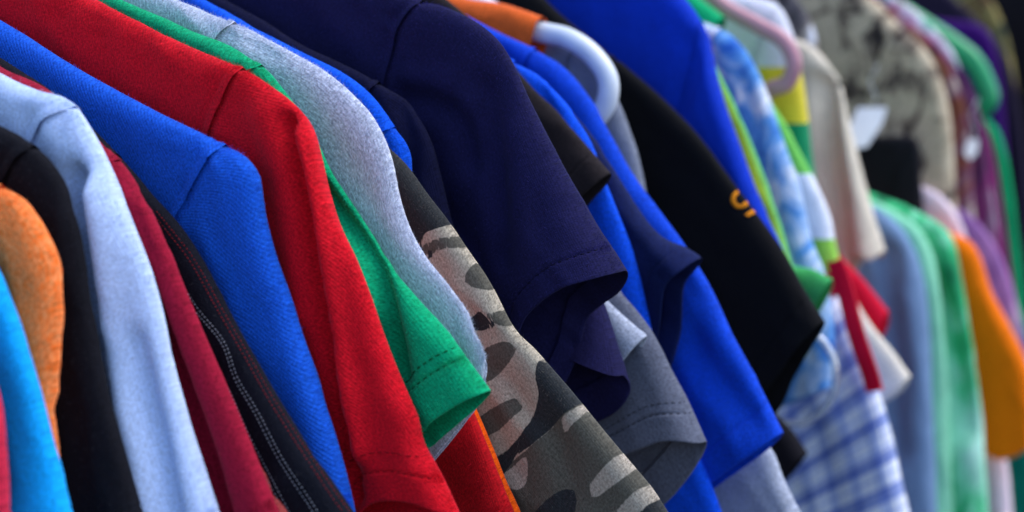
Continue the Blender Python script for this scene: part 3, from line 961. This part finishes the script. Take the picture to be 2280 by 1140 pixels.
garment('t_shirt', 'narrow navy T-shirt squeezed between the bright blue and the large navy ones', 'shirt', 0.888,
        [(420, -45), (500, 0), (600, 55), (700, 112), (780, 150), (848, 185)], [(895, 215), (935, 265), (960, 315), (975, 370), (990, 430), (1005, 490), (1020, 540), (1042, 600), (1060, 700)],
        M['navyd'], seam=[(848, 185), (836, 205), (832, 235)], hem=None, wr=0.002, group=TEE, H=0.007, folds=[([(900, 240), (925, 310), (930, 380)], -0.004, 0.006)])
garment('t_shirt', 'large navy T-shirt in the middle with a wide open sleeve mouth', 'shirt', 0.915,
        [(640, -165), (760, -92), (860, -36), (945, 5)],
        [(1000, 18), (1060, 48), (1110, 88), (1145, 140), (1175, 205), (1215, 285), (1250, 355), (1290, 430), (1330, 505), (1360, 555), (1387, 602)],
        M['navy'], seam=[(945, 5), (905, 60), (882, 130), (868, 190)], hem=0.017, stitch=THREAD['navy'], group=TEE, fuzz=4500, fuzz_mat=FZ['navy'], wr=0.0014, H=0.009, open_=2.2, deep=0.024,
        cuff=[(1387, 602), (1350, 612), (1300, 628), (1250, 660), (1215, 695), (1198, 740), (1190, 780), (1170, 850)],
        far=[(1387, 606), (1345, 655), (1295, 688), (1252, 722), (1240, 770), (1228, 830), (1200, 900)],
        folds=[([(905, 215), (960, 222), (1015, 245), (1050, 300), (1065, 360)], -0.007, 0.008), ([(930, 175), (1000, 190), (1060, 230)], 0.003, 0.008),
               ([(1100, 200), (1125, 320), (1140, 450), (1150, 560)], -0.006, 0.010), ([(1165, 300), (1190, 420), (1215, 540)], 0.003, 0.012), ([(1010, 480), (1080, 560), (1150, 700)], -0.004, 0.012)])
garment('t_shirt', 'purplish navy sleeve curling open below the large navy cuff', 'shirt', 0.964,
        [(1140, 350), (1220, 450)], [(1280, 560), (1330, 650), (1355, 720), (1372, 780), (1382, 836)], M['navyp'], hem=None, H=0.008, open_=1.8, deep=0.004, group=TEE,
        cuff=[(1382, 838), (1350, 812), (1310, 793), (1275, 784), (1248, 776), (1200, 772)], far=[(1382, 842), (1386, 872), (1370, 905), (1338, 932), (1280, 955), (1200, 965)])
garment('t_shirt', 'light grey sleeve tip poking out beside the purplish navy cuff', 'shirt', 0.994,
        [(1150, 300), (1230, 440)], [(1300, 580), (1340, 650), (1390, 700), (1442, 746)], M['lgrey'], hem=None, H=0.006, group=TEE,
        cuff=[(1442, 747), (1412, 785), (1380, 827), (1340, 880), (1290, 930)])
garment('t_shirt', 'mid grey T-shirt sleeve with a wide stitched hem at the bottom', 'shirt', 1.008,
        [(1130, 250), (1240, 400)], [(1310, 520), (1380, 640), (1420, 690), (1460, 750), (1500, 830), (1535, 900), (1570, 982)], M['mgrey'], hem=0.021, hem2=0.03, stitch=THREAD['grey'], open_=1.5, group=TEE,
        cuff=[(1570, 985), (1540, 970), (1500, 968), (1450, 985), (1400, 1003), (1340, 1012)], far=[(1572, 990), (1545, 1032), (1512, 1080), (1482, 1115), (1440, 1150), (1380, 1180)], wr=0.0012)
garment('t_shirt', 'blackish brown T-shirt with a short cuff beside the large navy sleeve', 'shirt', 1.022,
        [(900, -62), (990, -6), (1040, 36), (1090, 80), (1150, 155)], [(1190, 200), (1240, 250), (1300, 320), (1357, 385)], M['brown'], hem=0.018, H=0.007, group=TEE,
        cuff=[(1357, 387), (1335, 410), (1310, 432), (1270, 470), (1200, 520)])
garment('t_shirt', 'strong blue shirt whose sleeve runs down behind the mid grey one', 'shirt', 1.038,
        [(1000, 25), (1080, 85), (1150, 138)], [(1200, 168), (1250, 213), (1290, 268), (1320, 320), (1350, 400), (1380, 480), (1410, 560), (1440, 680), (1455, 760), (1470, 900)], M['blue3'], H=0.007, group=TEE, res=1.3)
garment('t_shirt', 'ink blue T-shirt with a crumpled rolled cuff over the royal blue one', 'shirt', 1.056,
        [(1100, 120), (1200, 182)], [(1270, 235), (1320, 295), (1370, 375), (1420, 455), (1480, 528), (1530, 552), (1560, 573)], M['ink'], hem=0.015, H=0.008, group=TEE, res=1.3, wr=0.003, open_=1.5,
        cuff=[(1560, 575), (1535, 600), (1508, 625), (1500, 660), (1490, 720), (1470, 800)])
garment('t_shirt', 'bright blue shirt at the bottom edge under the mid grey cuff', 'shirt', 1.072,
        [(1200, 300), (1330, 560)], [(1400, 750), (1480, 900), (1555, 1020), (1585, 1085), (1608, 1140), (1640, 1220)], M['blue3'], H=0.006, group=TEE, res=1.4)
garment('t_shirt', 'royal blue T-shirt with a long sleeve ending in a clean cuff at the bottom', 'shirt', 1.092,
        [(960, -12), (1050, 38), (1130, 78), (1200, 110)], [(1260, 150), (1310, 210), (1360, 300), (1410, 390), (1460, 460), (1520, 540), (1560, 600), (1610, 700), (1660, 800), (1700, 880), (1742, 962)],
        M['royal'], hem=0.022, cuff=[(1742, 964), (1690, 1000), (1640, 1035), (1590, 1072), (1540, 1110)], far=[(1742, 968), (1695, 1008), (1645, 1045), (1592, 1082), (1540, 1125)], group=TEE, res=1.3, H=0.010, wr=0.002,
        folds=[([(1560, 760), (1620, 850), (1680, 920)], -0.006, 0.012)])
garment('t_shirt', 'light grey shirt at the bottom edge under the royal blue cuff', 'shirt', 1.122,
        [(1400, 500), (1520, 760)], [(1600, 900), (1660, 950), (1715, 1000), (1740, 1060), (1770, 1120), (1800, 1180)], M['lgrey'], res=1.5, group=TEE)
garment('tank_top', 'rust orange sleeveless top hung over the white plastic hanger', 'top', 1.135,
        [(880, -100), (960, -42), (1035, -5), (1120, 8), (1205, 37)], None, M['otop'], seam=[(1205, 37), (1201, 70), (1194, 98), (1180, 160), (1165, 240)], res=1.3, H=0.013, seam_groove=False, hem=None)
garment('t_shirt', 'slate grey T-shirt framed by the bend of the white hanger', 'shirt', 1.165,
        [(1050, -10), (1200, 55), (1290, 98)], [(1340, 155), (1376, 212), (1400, 280), (1420, 335), (1435, 400), (1450, 480), (1470, 600)], M['gtee'], res=1.4, group=TEE)
bu = garment('t_shirt', 'black T-shirt with an orange letter on its sleeve', 'shirt', 1.20,
        [(1150, -62), (1260, 40), (1370, 130)], [(1425, 172), (1510, 250), (1567, 312), (1642, 415), (1682, 470), (1746, 562), (1792, 642), (1838, 712)], M['blacku'], res=1.4, hem=0.02, H=0.009, group=TEE,
        cuff=[(1838, 714), (1790, 770), (1740, 835), (1700, 880), (1650, 920)], far=[(1838, 718), (1800, 778), (1758, 845), (1727, 912), (1680, 960)])
garment('t_shirt', 'deep royal blue shirt filling the top behind the black lettered one', 'shirt', 1.255,
        [(1250, -165), (1400, -82), (1510, -20), (1562, 50)], [(1582, 110), (1595, 170), (1620, 250), (1650, 330), (1680, 410), (1720, 500), (1760, 590), (1800, 680)], M['royal2'],
        seam=[(1562, 50), (1545, 140), (1515, 250)], res=1.4, H=0.012, group=TEE, folds=[([(1570, 90), (1548, 170), (1518, 260)], -0.006, 0.008)])
garment('t_shirt', 'small black sleeve cuff showing under the clear plastic ring', 'shirt', 1.32,
        [(1480, 500), (1560, 660)], [(1640, 800), (1700, 895), (1755, 953), (1793, 1008)], M['dusk'], cuff=[(1793, 1010), (1750, 1052), (1700, 1090), (1650, 1120)], res=1.8, hem=None, group=TEE)
garment('t_shirt', 'shirt with a thin lime, yellow and red edge beside the deep royal blue one', 'shirt', 1.30,
        [(1440, -45), (1550, 60)], [(1594, 150), (1624, 210), (1653, 270), (1680, 338), (1702, 400), (1730, 480), (1752, 560), (1768, 610)], M['rain'], res=1.7, H=0.006, hem=None, group=TEE)
garment('t_shirt', 'kelly green cuff corner beside the black lettered sleeve', 'shirt', 1.335,
        [(1500, 200), (1590, 340)], [(1690, 500), (1760, 588), (1810, 600), (1852, 622)], M['clip'], cuff=[(1852, 624), (1838, 648), (1822, 674), (1780, 720), (1740, 760)], res=1.8, hem=None, H=0.008, group=TEE)
garment('t_shirt', 'blue and white tie-dye shirt right of the lime edged one', 'shirt', 1.385,
        [(1470, -10), (1560, 45), (1610, 65)], [(1655, 105), (1690, 165), (1716, 230), (1730, 278), (1753, 347), (1772, 395), (1791, 470), (1808, 540), (1834, 600), (1852, 680), (1860, 760), (1850, 860)], M['tiedye'], res=1.5, H=0.012, wr=0.004, hem=None, group=TEE)
garment('tank_top', 'jade green top on the pink hanger at the top edge', 'top', 1.44,
        [(1330, -120), (1450, -62), (1545, -12), (1614, 38)], None, M['jade'], seam=[(1614, 38), (1602, 62), (1590, 90), (1570, 180)], res=1.8, H=0.012, seam_groove=False, hem=None)
garment('t_shirt', 'white shirt with lime piping and red lining beside the tie-dye one', 'shirt', 1.455,
        [(1560, 60), (1650, 150)], [(1705, 215), (1749, 278), (1782, 347), (1811, 400), (1845, 477), (1858, 540), (1872, 600), (1884, 640)], M['piped'], res=1.7, H=0.008, hem=None, group=TEE)
garment('t_shirt', 'blue and white plaid shirt at the bottom right of the clear ring', 'shirt', 1.475,
        [(1640, 300), (1760, 480)], [(1840, 620), (1900, 720), (1950, 850), (1982, 960), (2010, 1080), (2035, 1190)], M['plaid'], res=1.5, H=0.014, wr=0.003, width=0.3, hem=None, group=TEE)
garment('t_shirt', 'white, yellow and green colour-block shirt behind the pink hanger', 'shirt', 1.53,
        [(1480, -80), (1600, -20), (1690, -5), (1732, 12)], [(1762, 70), (1782, 150), (1797, 240), (1807, 320), (1817, 400), (1832, 500)], M['block'], res=1.7, H=0.012, hem=None, group=TEE)
garment('t_shirt', 'cream sleeve tip beside the red strap', 'shirt', 1.555,
        [(1720, 300), (1800, 460)], [(1880, 620), (1940, 722), (1990, 782), (2028, 836)], M['cream'], cuff=[(2028, 838), (2000, 868), (1960, 890), (1900, 910)], res=1.8, hem=None, group=TEE)
garment('t_shirt', 'small red sleeve tip under the beige cuff', 'shirt', 1.585,
        [(1720, 330), (1800, 470)], [(1850, 550), (1910, 608), (1978, 692)], M['redstrap'], cuff=[(1978, 694), (1966, 732), (1930, 770), (1880, 800)], res=1.8, hem=None, group=TEE)
garment('t_shirt', 'navy shirt showing only at the top edge above the white one', 'shirt', 1.605,
        [(1490, -150), (1620, -75), (1690, -25)], [(1726, 12), (1745, 70), (1755, 200), (1765, 420)], M['navyd'], res=2.0, hem=None, group=TEE)
garment('t_shirt', 'beige T-shirt with a deep vertical fold in its sleeve', 'shirt', 1.67,
        [(1640, 35), (1740, 78), (1800, 98)], [(1842, 140), (1870, 200), (1890, 270), (1910, 350), (1930, 430), (1950, 500), (1968, 558)], M['beige'], cuff=[(1968, 562), (1948, 575), (1922, 560), (1905, 578), (1890, 598), (1850, 605)],
        res=1.5, H=0.014, hem=0.02, folds=[([(1845, 190), (1855, 300), (1868, 420), (1888, 580)], -0.022, 0.012), ([(1885, 280), (1905, 400), (1930, 560)], 0.005, 0.012)], group=TEE)
garment('t_shirt', 'grey blue garment hanging below the beige cuff', 'shirt', 1.735,
        [(1840, 425), (1920, 450), (1960, 468)], [(2002, 500), (2038, 560), (2060, 650), (2070, 760), (2076, 900), (2082, 1040), (2087, 1190)], M['denim'], folds=[([(1985, 560), (1998, 760), (2004, 1000)], -0.016, 0.014)], res=1.8, H=0.016, wr=0.004, hem=None, width=0.25, group=TEE)
garment('t_shirt', 'green printed garment right of the grey blue one', 'shirt', 1.795,
        [(1840, 396), (1945, 432), (2030, 466), (2080, 490)], [(2118, 522), (2138, 600), (2157, 700), (2172, 800), (2183, 900), (2193, 1000), (2204, 1190)], M['gprint'], res=1.8, H=0.016, wr=0.006, hem=None, width=0.3, group=TEE,
        folds=[([(2085, 640), (2110, 680), (2140, 800), (2160, 950)], -0.016, 0.014)])
garment('t_shirt', 'amber orange garment with a straight hem at the right edge', 'shirt', 1.885,
        [(1950, 445), (2050, 490), (2100, 510)], [(2165, 545), (2207, 650), (2249, 728), (2286, 800), (2312, 900), (2326, 985)], M['amber'], cuff=[(2326, 986), (2282, 997), (2240, 1015), (2200, 1000), (2150, 980)], res=1.8, H=0.014, hem=None, group=TEE)
garment('skirt', 'black skirt-like garment with a straight top edge under the leopard print', 'skirt', 1.90,
        [(1720, 296), (1850, 300), (1960, 303), (2032, 306)], [(2046, 330), (2050, 400), (2060, 500), (2075, 640)], M['dusk'], res=2.0, hem=None)
garment('t_shirt', 'pale pink garment rising between the black and amber orange ones', 'shirt', 1.925,
        [(1900, 362), (2000, 393), (2045, 408)], [(2100, 440), (2140, 495), (2166, 600), (2190, 750), (2210, 850), (2230, 950), (2247, 1050), (2258, 1190)], M['pink'], res=1.8, hem=None, width=0.25, group=TEE)
garment('jacket', 'leopard print jacket in tan and black at the top right', 'jacket', 1.96,
        [(1700, -125), (1850, -60), (1950, 0), (2000, 52)], [(2052, 98), (2090, 158), (2112, 240), (2122, 320), (2126, 400), (2130, 480), (2134, 620)], M['leopard'], res=1.6, H=0.016, hem=None, wr=0.003)
garment('t_shirt', 'lilac printed shirt behind the amber orange garment', 'shirt', 2.02,
        [(1950, 370), (2060, 430)], [(2140, 466), (2196, 520), (2238, 600), (2270, 700), (2300, 800), (2320, 950)], M['lilac'], res=1.9, hem=None, group=TEE, wr=0.004)
garment('t_shirt', 'teal garment in the bottom right corner', 'shirt', 2.06,
        [(2000, 480), (2130, 600)], [(2230, 790), (2295, 980), (2325, 1190)], M['teal'], res=2.0, hem=None, width=0.25, group=TEE)
garment('t_shirt', 'plum printed shirt right of the leopard print jacket', 'shirt', 2.09,
        [(1900, -40), (2000, 28), (2080, 88)], [(2132, 150), (2172, 222), (2192, 320), (2207, 420), (2222, 520), (2237, 620), (2257, 740), (2285, 900)], M['plum'], res=1.7, hem=None, group=TEE, wr=0.004)
garment('t_shirt', 'jade green garment at the right edge below the green hanger', 'shirt', 2.24,
        [(2080, 200), (2150, 235), (2195, 262)], [(2218, 285), (2238, 335), (2256, 430), (2270, 560), (2286, 700), (2300, 860)], M['jade'], res=1.8, hem=None, group=TEE)
garment('t_shirt', 'violet shirt top behind the green hanger', 'shirt', 2.33,
        [(1930, -20), (2070, 38)], [(2190, 62), (2222, 130), (2240, 300), (2250, 480)], M['violet'], res=2.0, hem=None, group=TEE)
garment('t_shirt', 'blackish purple shirt at the right edge behind the jade green garment', 'shirt', 2.42,
        [(2000, -100), (2150, 20)], [(2232, 110), (2262, 200), (2278, 300), (2292, 450), (2312, 700), (2330, 900)], M['shade'], res=1.8, hem=None, group=TEE)
garment('t_shirt', 'floral print shirt along the top edge at the far right', 'shirt', 2.62,
        [(1850, -200), (2020, -90)], [(2190, -20), (2236, 60), (2262, 200), (2280, 500)], M['floral'], res=1.9, hem=None, group=TEE)
garment('t_shirt', 'black shirt in the top right corner behind all others', 'shirt', 2.75,
        [(1900, -300), (2150, -180)], [(2330, -40), (2380, 200), (2420, 600), (2450, 1100)], M['dusk'], res=2.0, hem=None, group=TEE)

garment('t_shirt', 'mottled charcoal shirt at the top edge between the beige and leopard garments', 'shirt', 1.80,
        [(1600, -125), (1720, -45)], [(1775, 0), (1805, 50), (1822, 110), (1838, 250), (1850, 400)], M['charcoal'], res=2.0, hem=None, group=TEE)
garment('t_shirt', 'pale floral shirt along the green hanger at the upper right', 'shirt', 2.13,
        [(1880, -80), (1985, -12)], [(2042, 28), (2092, 78), (2128, 128), (2146, 220), (2160, 400)], M['floralpale'], res=2.0, hem=None, group=TEE)

M['mint'] = cloth('pale mint cotton', srgb(140, 214, 176))
M['rust'] = cloth('rust and plum print', srgb(120, 70, 60), colour=colour_blotches(
    [(0.15, srgb(60, 34, 36)), (0.42, srgb(140, 84, 62)), (0.6, srgb(120, 70, 96)), (0.85, srgb(190, 170, 160))], 24))
M['magenta'] = cloth('magenta cotton', srgb(126, 34, 96))
garment('t_shirt', 'pale mint garment between the grey blue and green printed ones', 'shirt', 1.765,
        [(1850, 418), (1940, 444)], [(1992, 468), (2052, 515), (2086, 600), (2101, 720), (2110, 860), (2116, 1000), (2124, 1190)], M['mint'], res=1.9, H=0.012, hem=None, width=0.25, group=TEE, wr=0.005)
garment('t_shirt', 'rust and plum printed shirt just right of the leopard print jacket', 'shirt', 2.035,
        [(1930, -20), (2060, 85)], [(2112, 148), (2146, 228), (2158, 330), (2166, 430), (2176, 520), (2190, 640)], M['rust'], res=1.9, hem=None, group=TEE, wr=0.004)
garment('t_shirt', 'magenta shirt edge between the plum printed and jade green garments', 'shirt', 2.16,
        [(2040, 120), (2130, 200)], [(2190, 270), (2214, 340), (2232, 450), (2246, 560), (2264, 690), (2290, 860)], M['magenta'], res=2.0, hem=None, group=TEE)

# rows of stitching on the black jacket sleeve
js = parts(jk, ('sleeve', 'body', 'cuff_hem'))
sleeve_jk = [o for o in js if o.name.startswith('sleeve')][0]
for line, th in (([(345, 465), (390, 520), (432, 575), (497, 690), (552, 785), (612, 890), (690, 1010), (748, 1095), (780, 1140)], 'crimson'),
                 ([(336, 470), (380, 524), (423, 580), (487, 693), (542, 788), (602, 894), (680, 1016), (736, 1100), (766, 1142)], 'crimson'),
                 ([(405, 630), (440, 685), (500, 760), (530, 840), (575, 915), (630, 1020), (700, 1125), (712, 1145)], 'white'),
                 ([(398, 634), (434, 690), (494, 765), (523, 843), (567, 919), (622, 1025), (690, 1128), (700, 1145)], 'white'),
                 ([(490, 830), (515, 875), (545, 945), (590, 1035), (640, 1130), (648, 1146)], 'white'), ([(484, 834), (508, 878), (537, 948), (581, 1038), (631, 1134), (638, 1148)], 'white')):
    P = surface_line(js, line)
    if len(P) > 3:
        stitches(P, THREAD[th], sleeve_jk, -RV, length=0.0011, gap=0.0012, rad=0.00024, lift=0.0002)

# orange print on the black sleeve: one letter and the stub of the next, turned with the sleeve
def print_on(root, polys, mat, name):
    objs = parts(root, ('sleeve', 'body', 'cuff_hem'))
    par = [o for o in objs if o.name.startswith('sleeve')][0]
    for poly in polys:
        pts = surface_line(objs, poly, 4)
        n = len(pts) // 2
        off = -RV * 0.0012
        top, bot = pts[:n] + off, pts[n:2 * n][::-1] + off
        V = np.concatenate([top, bot, top - off * 0.9, bot - off * 0.9])
        f = []
        for i in range(n - 1):
            f.append([i, i + 1, n + i + 1, n + i])
            f.append([2 * n + i, 2 * n + i + 1, i + 1, i]); f.append([n + i, n + i + 1, 3 * n + i + 1, 3 * n + i])
        mesh_obj(name, V, np.array(f), mat, par)
print_on(bu, [[(1648, 421), (1634, 430), (1629, 447), (1639, 462), (1655, 463), (1669, 452), (1663, 447), (1653, 455), (1643, 455), (1637, 446), (1640, 435), (1653, 427)],
              [(1660, 478), (1677, 467), (1681, 473), (1664, 484)]], THREAD['orange'], 'printed_letter')

# ------------------------------------------------------------------ hangers
def path3(pts, t, n=10):
    P, _ = catmull(plane(pts, t), n)
    return world3(P[:, 0], P[:, 1], np.full(len(P), t))

def hanger(label, pts, t, rad, mat, cat='hanger'):
    """moulded tubular hanger: arm with bent end, lower bar, hook over the middle"""
    P = plane(pts, t)
    end = P[-1]
    neck = np.array([A_C, P[0][1] + (P[0][0] - A_C) * 0.36])
    arm = np.vstack([neck, neck + (P[0] - neck) * 0.5, P])
    tail = [end + np.array([-0.03, -0.022]), end + np.array([-0.1, -0.03]), np.array([A_C, end[1] - 0.03])]
    full = np.vstack([arm, tail])
    mir = full[:-1][::-1].copy(); mir[:, 0] = 2 * A_C - mir[:, 0]
    full2 = np.vstack([full, mir[:-1], full[:1]])
    D, _ = catmull(full2, 9)
    o = empty('coat_hanger', world3(np.array(A_C), np.array(neck[1]), np.array(t)), label, cat)
    tube('frame', world3(D[:, 0], D[:, 1], np.full(len(D), t)), rad, mat, o, caps=False)
    hk = [(A_C, neck[1] - 0.005), (A_C, neck[1] + 0.05), (A_C + 0.022, neck[1] + 0.085), (A_C + 0.004, neck[1] + 0.115), (A_C - 0.022, neck[1] + 0.1), (A_C - 0.026, neck[1] + 0.085)]
    K, _ = catmull(np.array(hk), 8)
    tube('hook', world3(K[:, 0], K[:, 1], np.full(len(K), t)), rad * 0.5, mat, o)
    keep_world(o)
    return o

HW = plain('white hanger plastic', srgb(226, 232, 240), 0.32, 0.5)
HP = plain('dusty pink hanger plastic', srgb(200, 140, 150), 0.4, 0.5)
HG = plain('green hanger plastic', srgb(10, 160, 96), 0.4, 0.5)
hanger('white tubular plastic hanger whose bent end sticks out of the rust orange top', [(1060, 5), (1130, 42), (1200, 70), (1265, 86), (1322, 126), (1354, 180), (1345, 240)], 1.142, 0.0082, HW)
hanger('dusty pink plastic hanger with a hooked end before the yellow band', [(1560, -25), (1620, 20), (1690, 58), (1745, 92), (1768, 140), (1752, 185), (1715, 200)], 1.49, 0.0078, HP)
hanger('green plastic hanger end at the upper right behind the plum shirt', [(1980, 10), (2050, 52), (2120, 98), (2165, 135), (2190, 180), (2200, 225)], 2.17, 0.013, HG)

# ------------------------------------------------------------------ small things
def ribbon(name, label, cat, pts, t, width, thick, mat):
    P, _ = catmull(plane(pts, t), 8)
    T = np.gradient(P, axis=0); T /= np.linalg.norm(T, axis=1)[:, None]
    N = np.stack([-T[:, 1], T[:, 0]], -1)
    rows = []
    for s, d in ((-.5, -.5), (-.46, -.62), (0, -.75), (.46, -.62), (.5, -.5), (.5, .5), (.46, .62), (0, .75), (-.46, .62), (-.5, .5)):
        Q = P + N * width * s
        rows.append(world3(Q[:, 0], Q[:, 1], np.full(len(Q), t) + d * thick + 0.003 * np.sin(np.arange(len(Q)) * 0.25)))
    G = np.stack(rows, 1)
    V = G.reshape(-1, 3)
    f = grid_faces(len(P), 10, True)
    caps = [[base + i for i in idx] for base in (0, (len(P) - 1) * 10) for idx in ((0, 1, 8, 9), (1, 2, 7, 8), (2, 3, 6, 7), (3, 4, 5, 6))]
    o = mesh_obj(name, V, np.vstack([f, np.array(caps)]), mat, None, np.stack([V[:, 2], V @ OV], -1))
    o['label'] = label; o['category'] = cat
    return o
ribbon('fabric_strap', 'flat red fabric strap hanging over the plaid shirt', 'strap', [(1858, 580), (1880, 650), (1905, 730), (1930, 810), (1945, 872)], 1.44, 0.0155, 0.003, M['redstrap'])

paper = plain('white tag card', srgb(244, 247, 250), 0.25, 0.6)
def tag_card(name, label, cat, pts, t, mat):
    P = plane(pts, t)
    n = len(P)
    f0 = world3(P[:, 0], P[:, 1], t + (P[:, 1] - P[:, 1].mean()) * 0.7); f1 = f0 + RV * 0.0012   # leans back
    me = bpy.data.meshes.new(name)
    faces = [tuple(range(n)), tuple(range(2 * n - 1, n - 1, -1))] + [(i, n + i, n + (i + 1) % n, (i + 1) % n) for i in range(n)]
    root = empty(name, f0.mean(0), label, cat)
    me.from_pydata([tuple(v) for v in np.vstack([f0, f1])], [], faces)
    me.materials.append(mat)
    link(bpy.data.objects.new('card', me), root)
    top = f0[:2].mean(0)
    s = np.array([top + np.array([0, 0, 0.05]) * k / 8 + RV * 0.004 * k / 8 + OV * 0.004 * math.sin(k) for k in range(9)])
    tube('string', s, 0.0006, paper, root, sides=6)
    keep_world(root)
tag_card('price_tag', 'shiny white price tag hanging before the leopard print jacket', 'tag', [(1900, 240), (1965, 240), (1962, 275), (1940, 325), (1915, 330), (1892, 285)], 1.86, paper)

tag_card('price_tag', 'small white tag before the plum printed shirt', 'tag', [(2148, 312), (2174, 310), (2177, 340), (2163, 356), (2149, 342)], 2.03, paper)
clear = bpy.data.materials.new('clear plastic'); clear.use_nodes = True
cb = clear.node_tree.nodes['Principled BSDF']
cb.inputs['Base Color'].default_value = (0.88, 0.93, 0.97, 1); cb.inputs['Roughness'].default_value = 0.12
cb.inputs['Transmission Weight'].default_value = 0.8; cb.inputs['IOR'].default_value = 1.3
ring_c = plane([(1756, 832)], 1.345)[0]
ring_r = abs(plane([(1862, 832)], 1.345)[0][0] - ring_c[0])
w = np.linspace(0, 2 * math.pi, 65)
P = np.stack([ring_c[0] + ring_r * np.cos(w), ring_c[1] + ring_r * 1.02 * np.sin(w)], -1)
ro = tube('plastic_ring', world3(P[:, 0], P[:, 1], np.full(len(P), 1.345)), 0.0028, clear, None, caps=False)
ro['label'] = 'clear plastic ring hanging before the tie-dye shirt below the black cuff'; ro['category'] = 'ring'
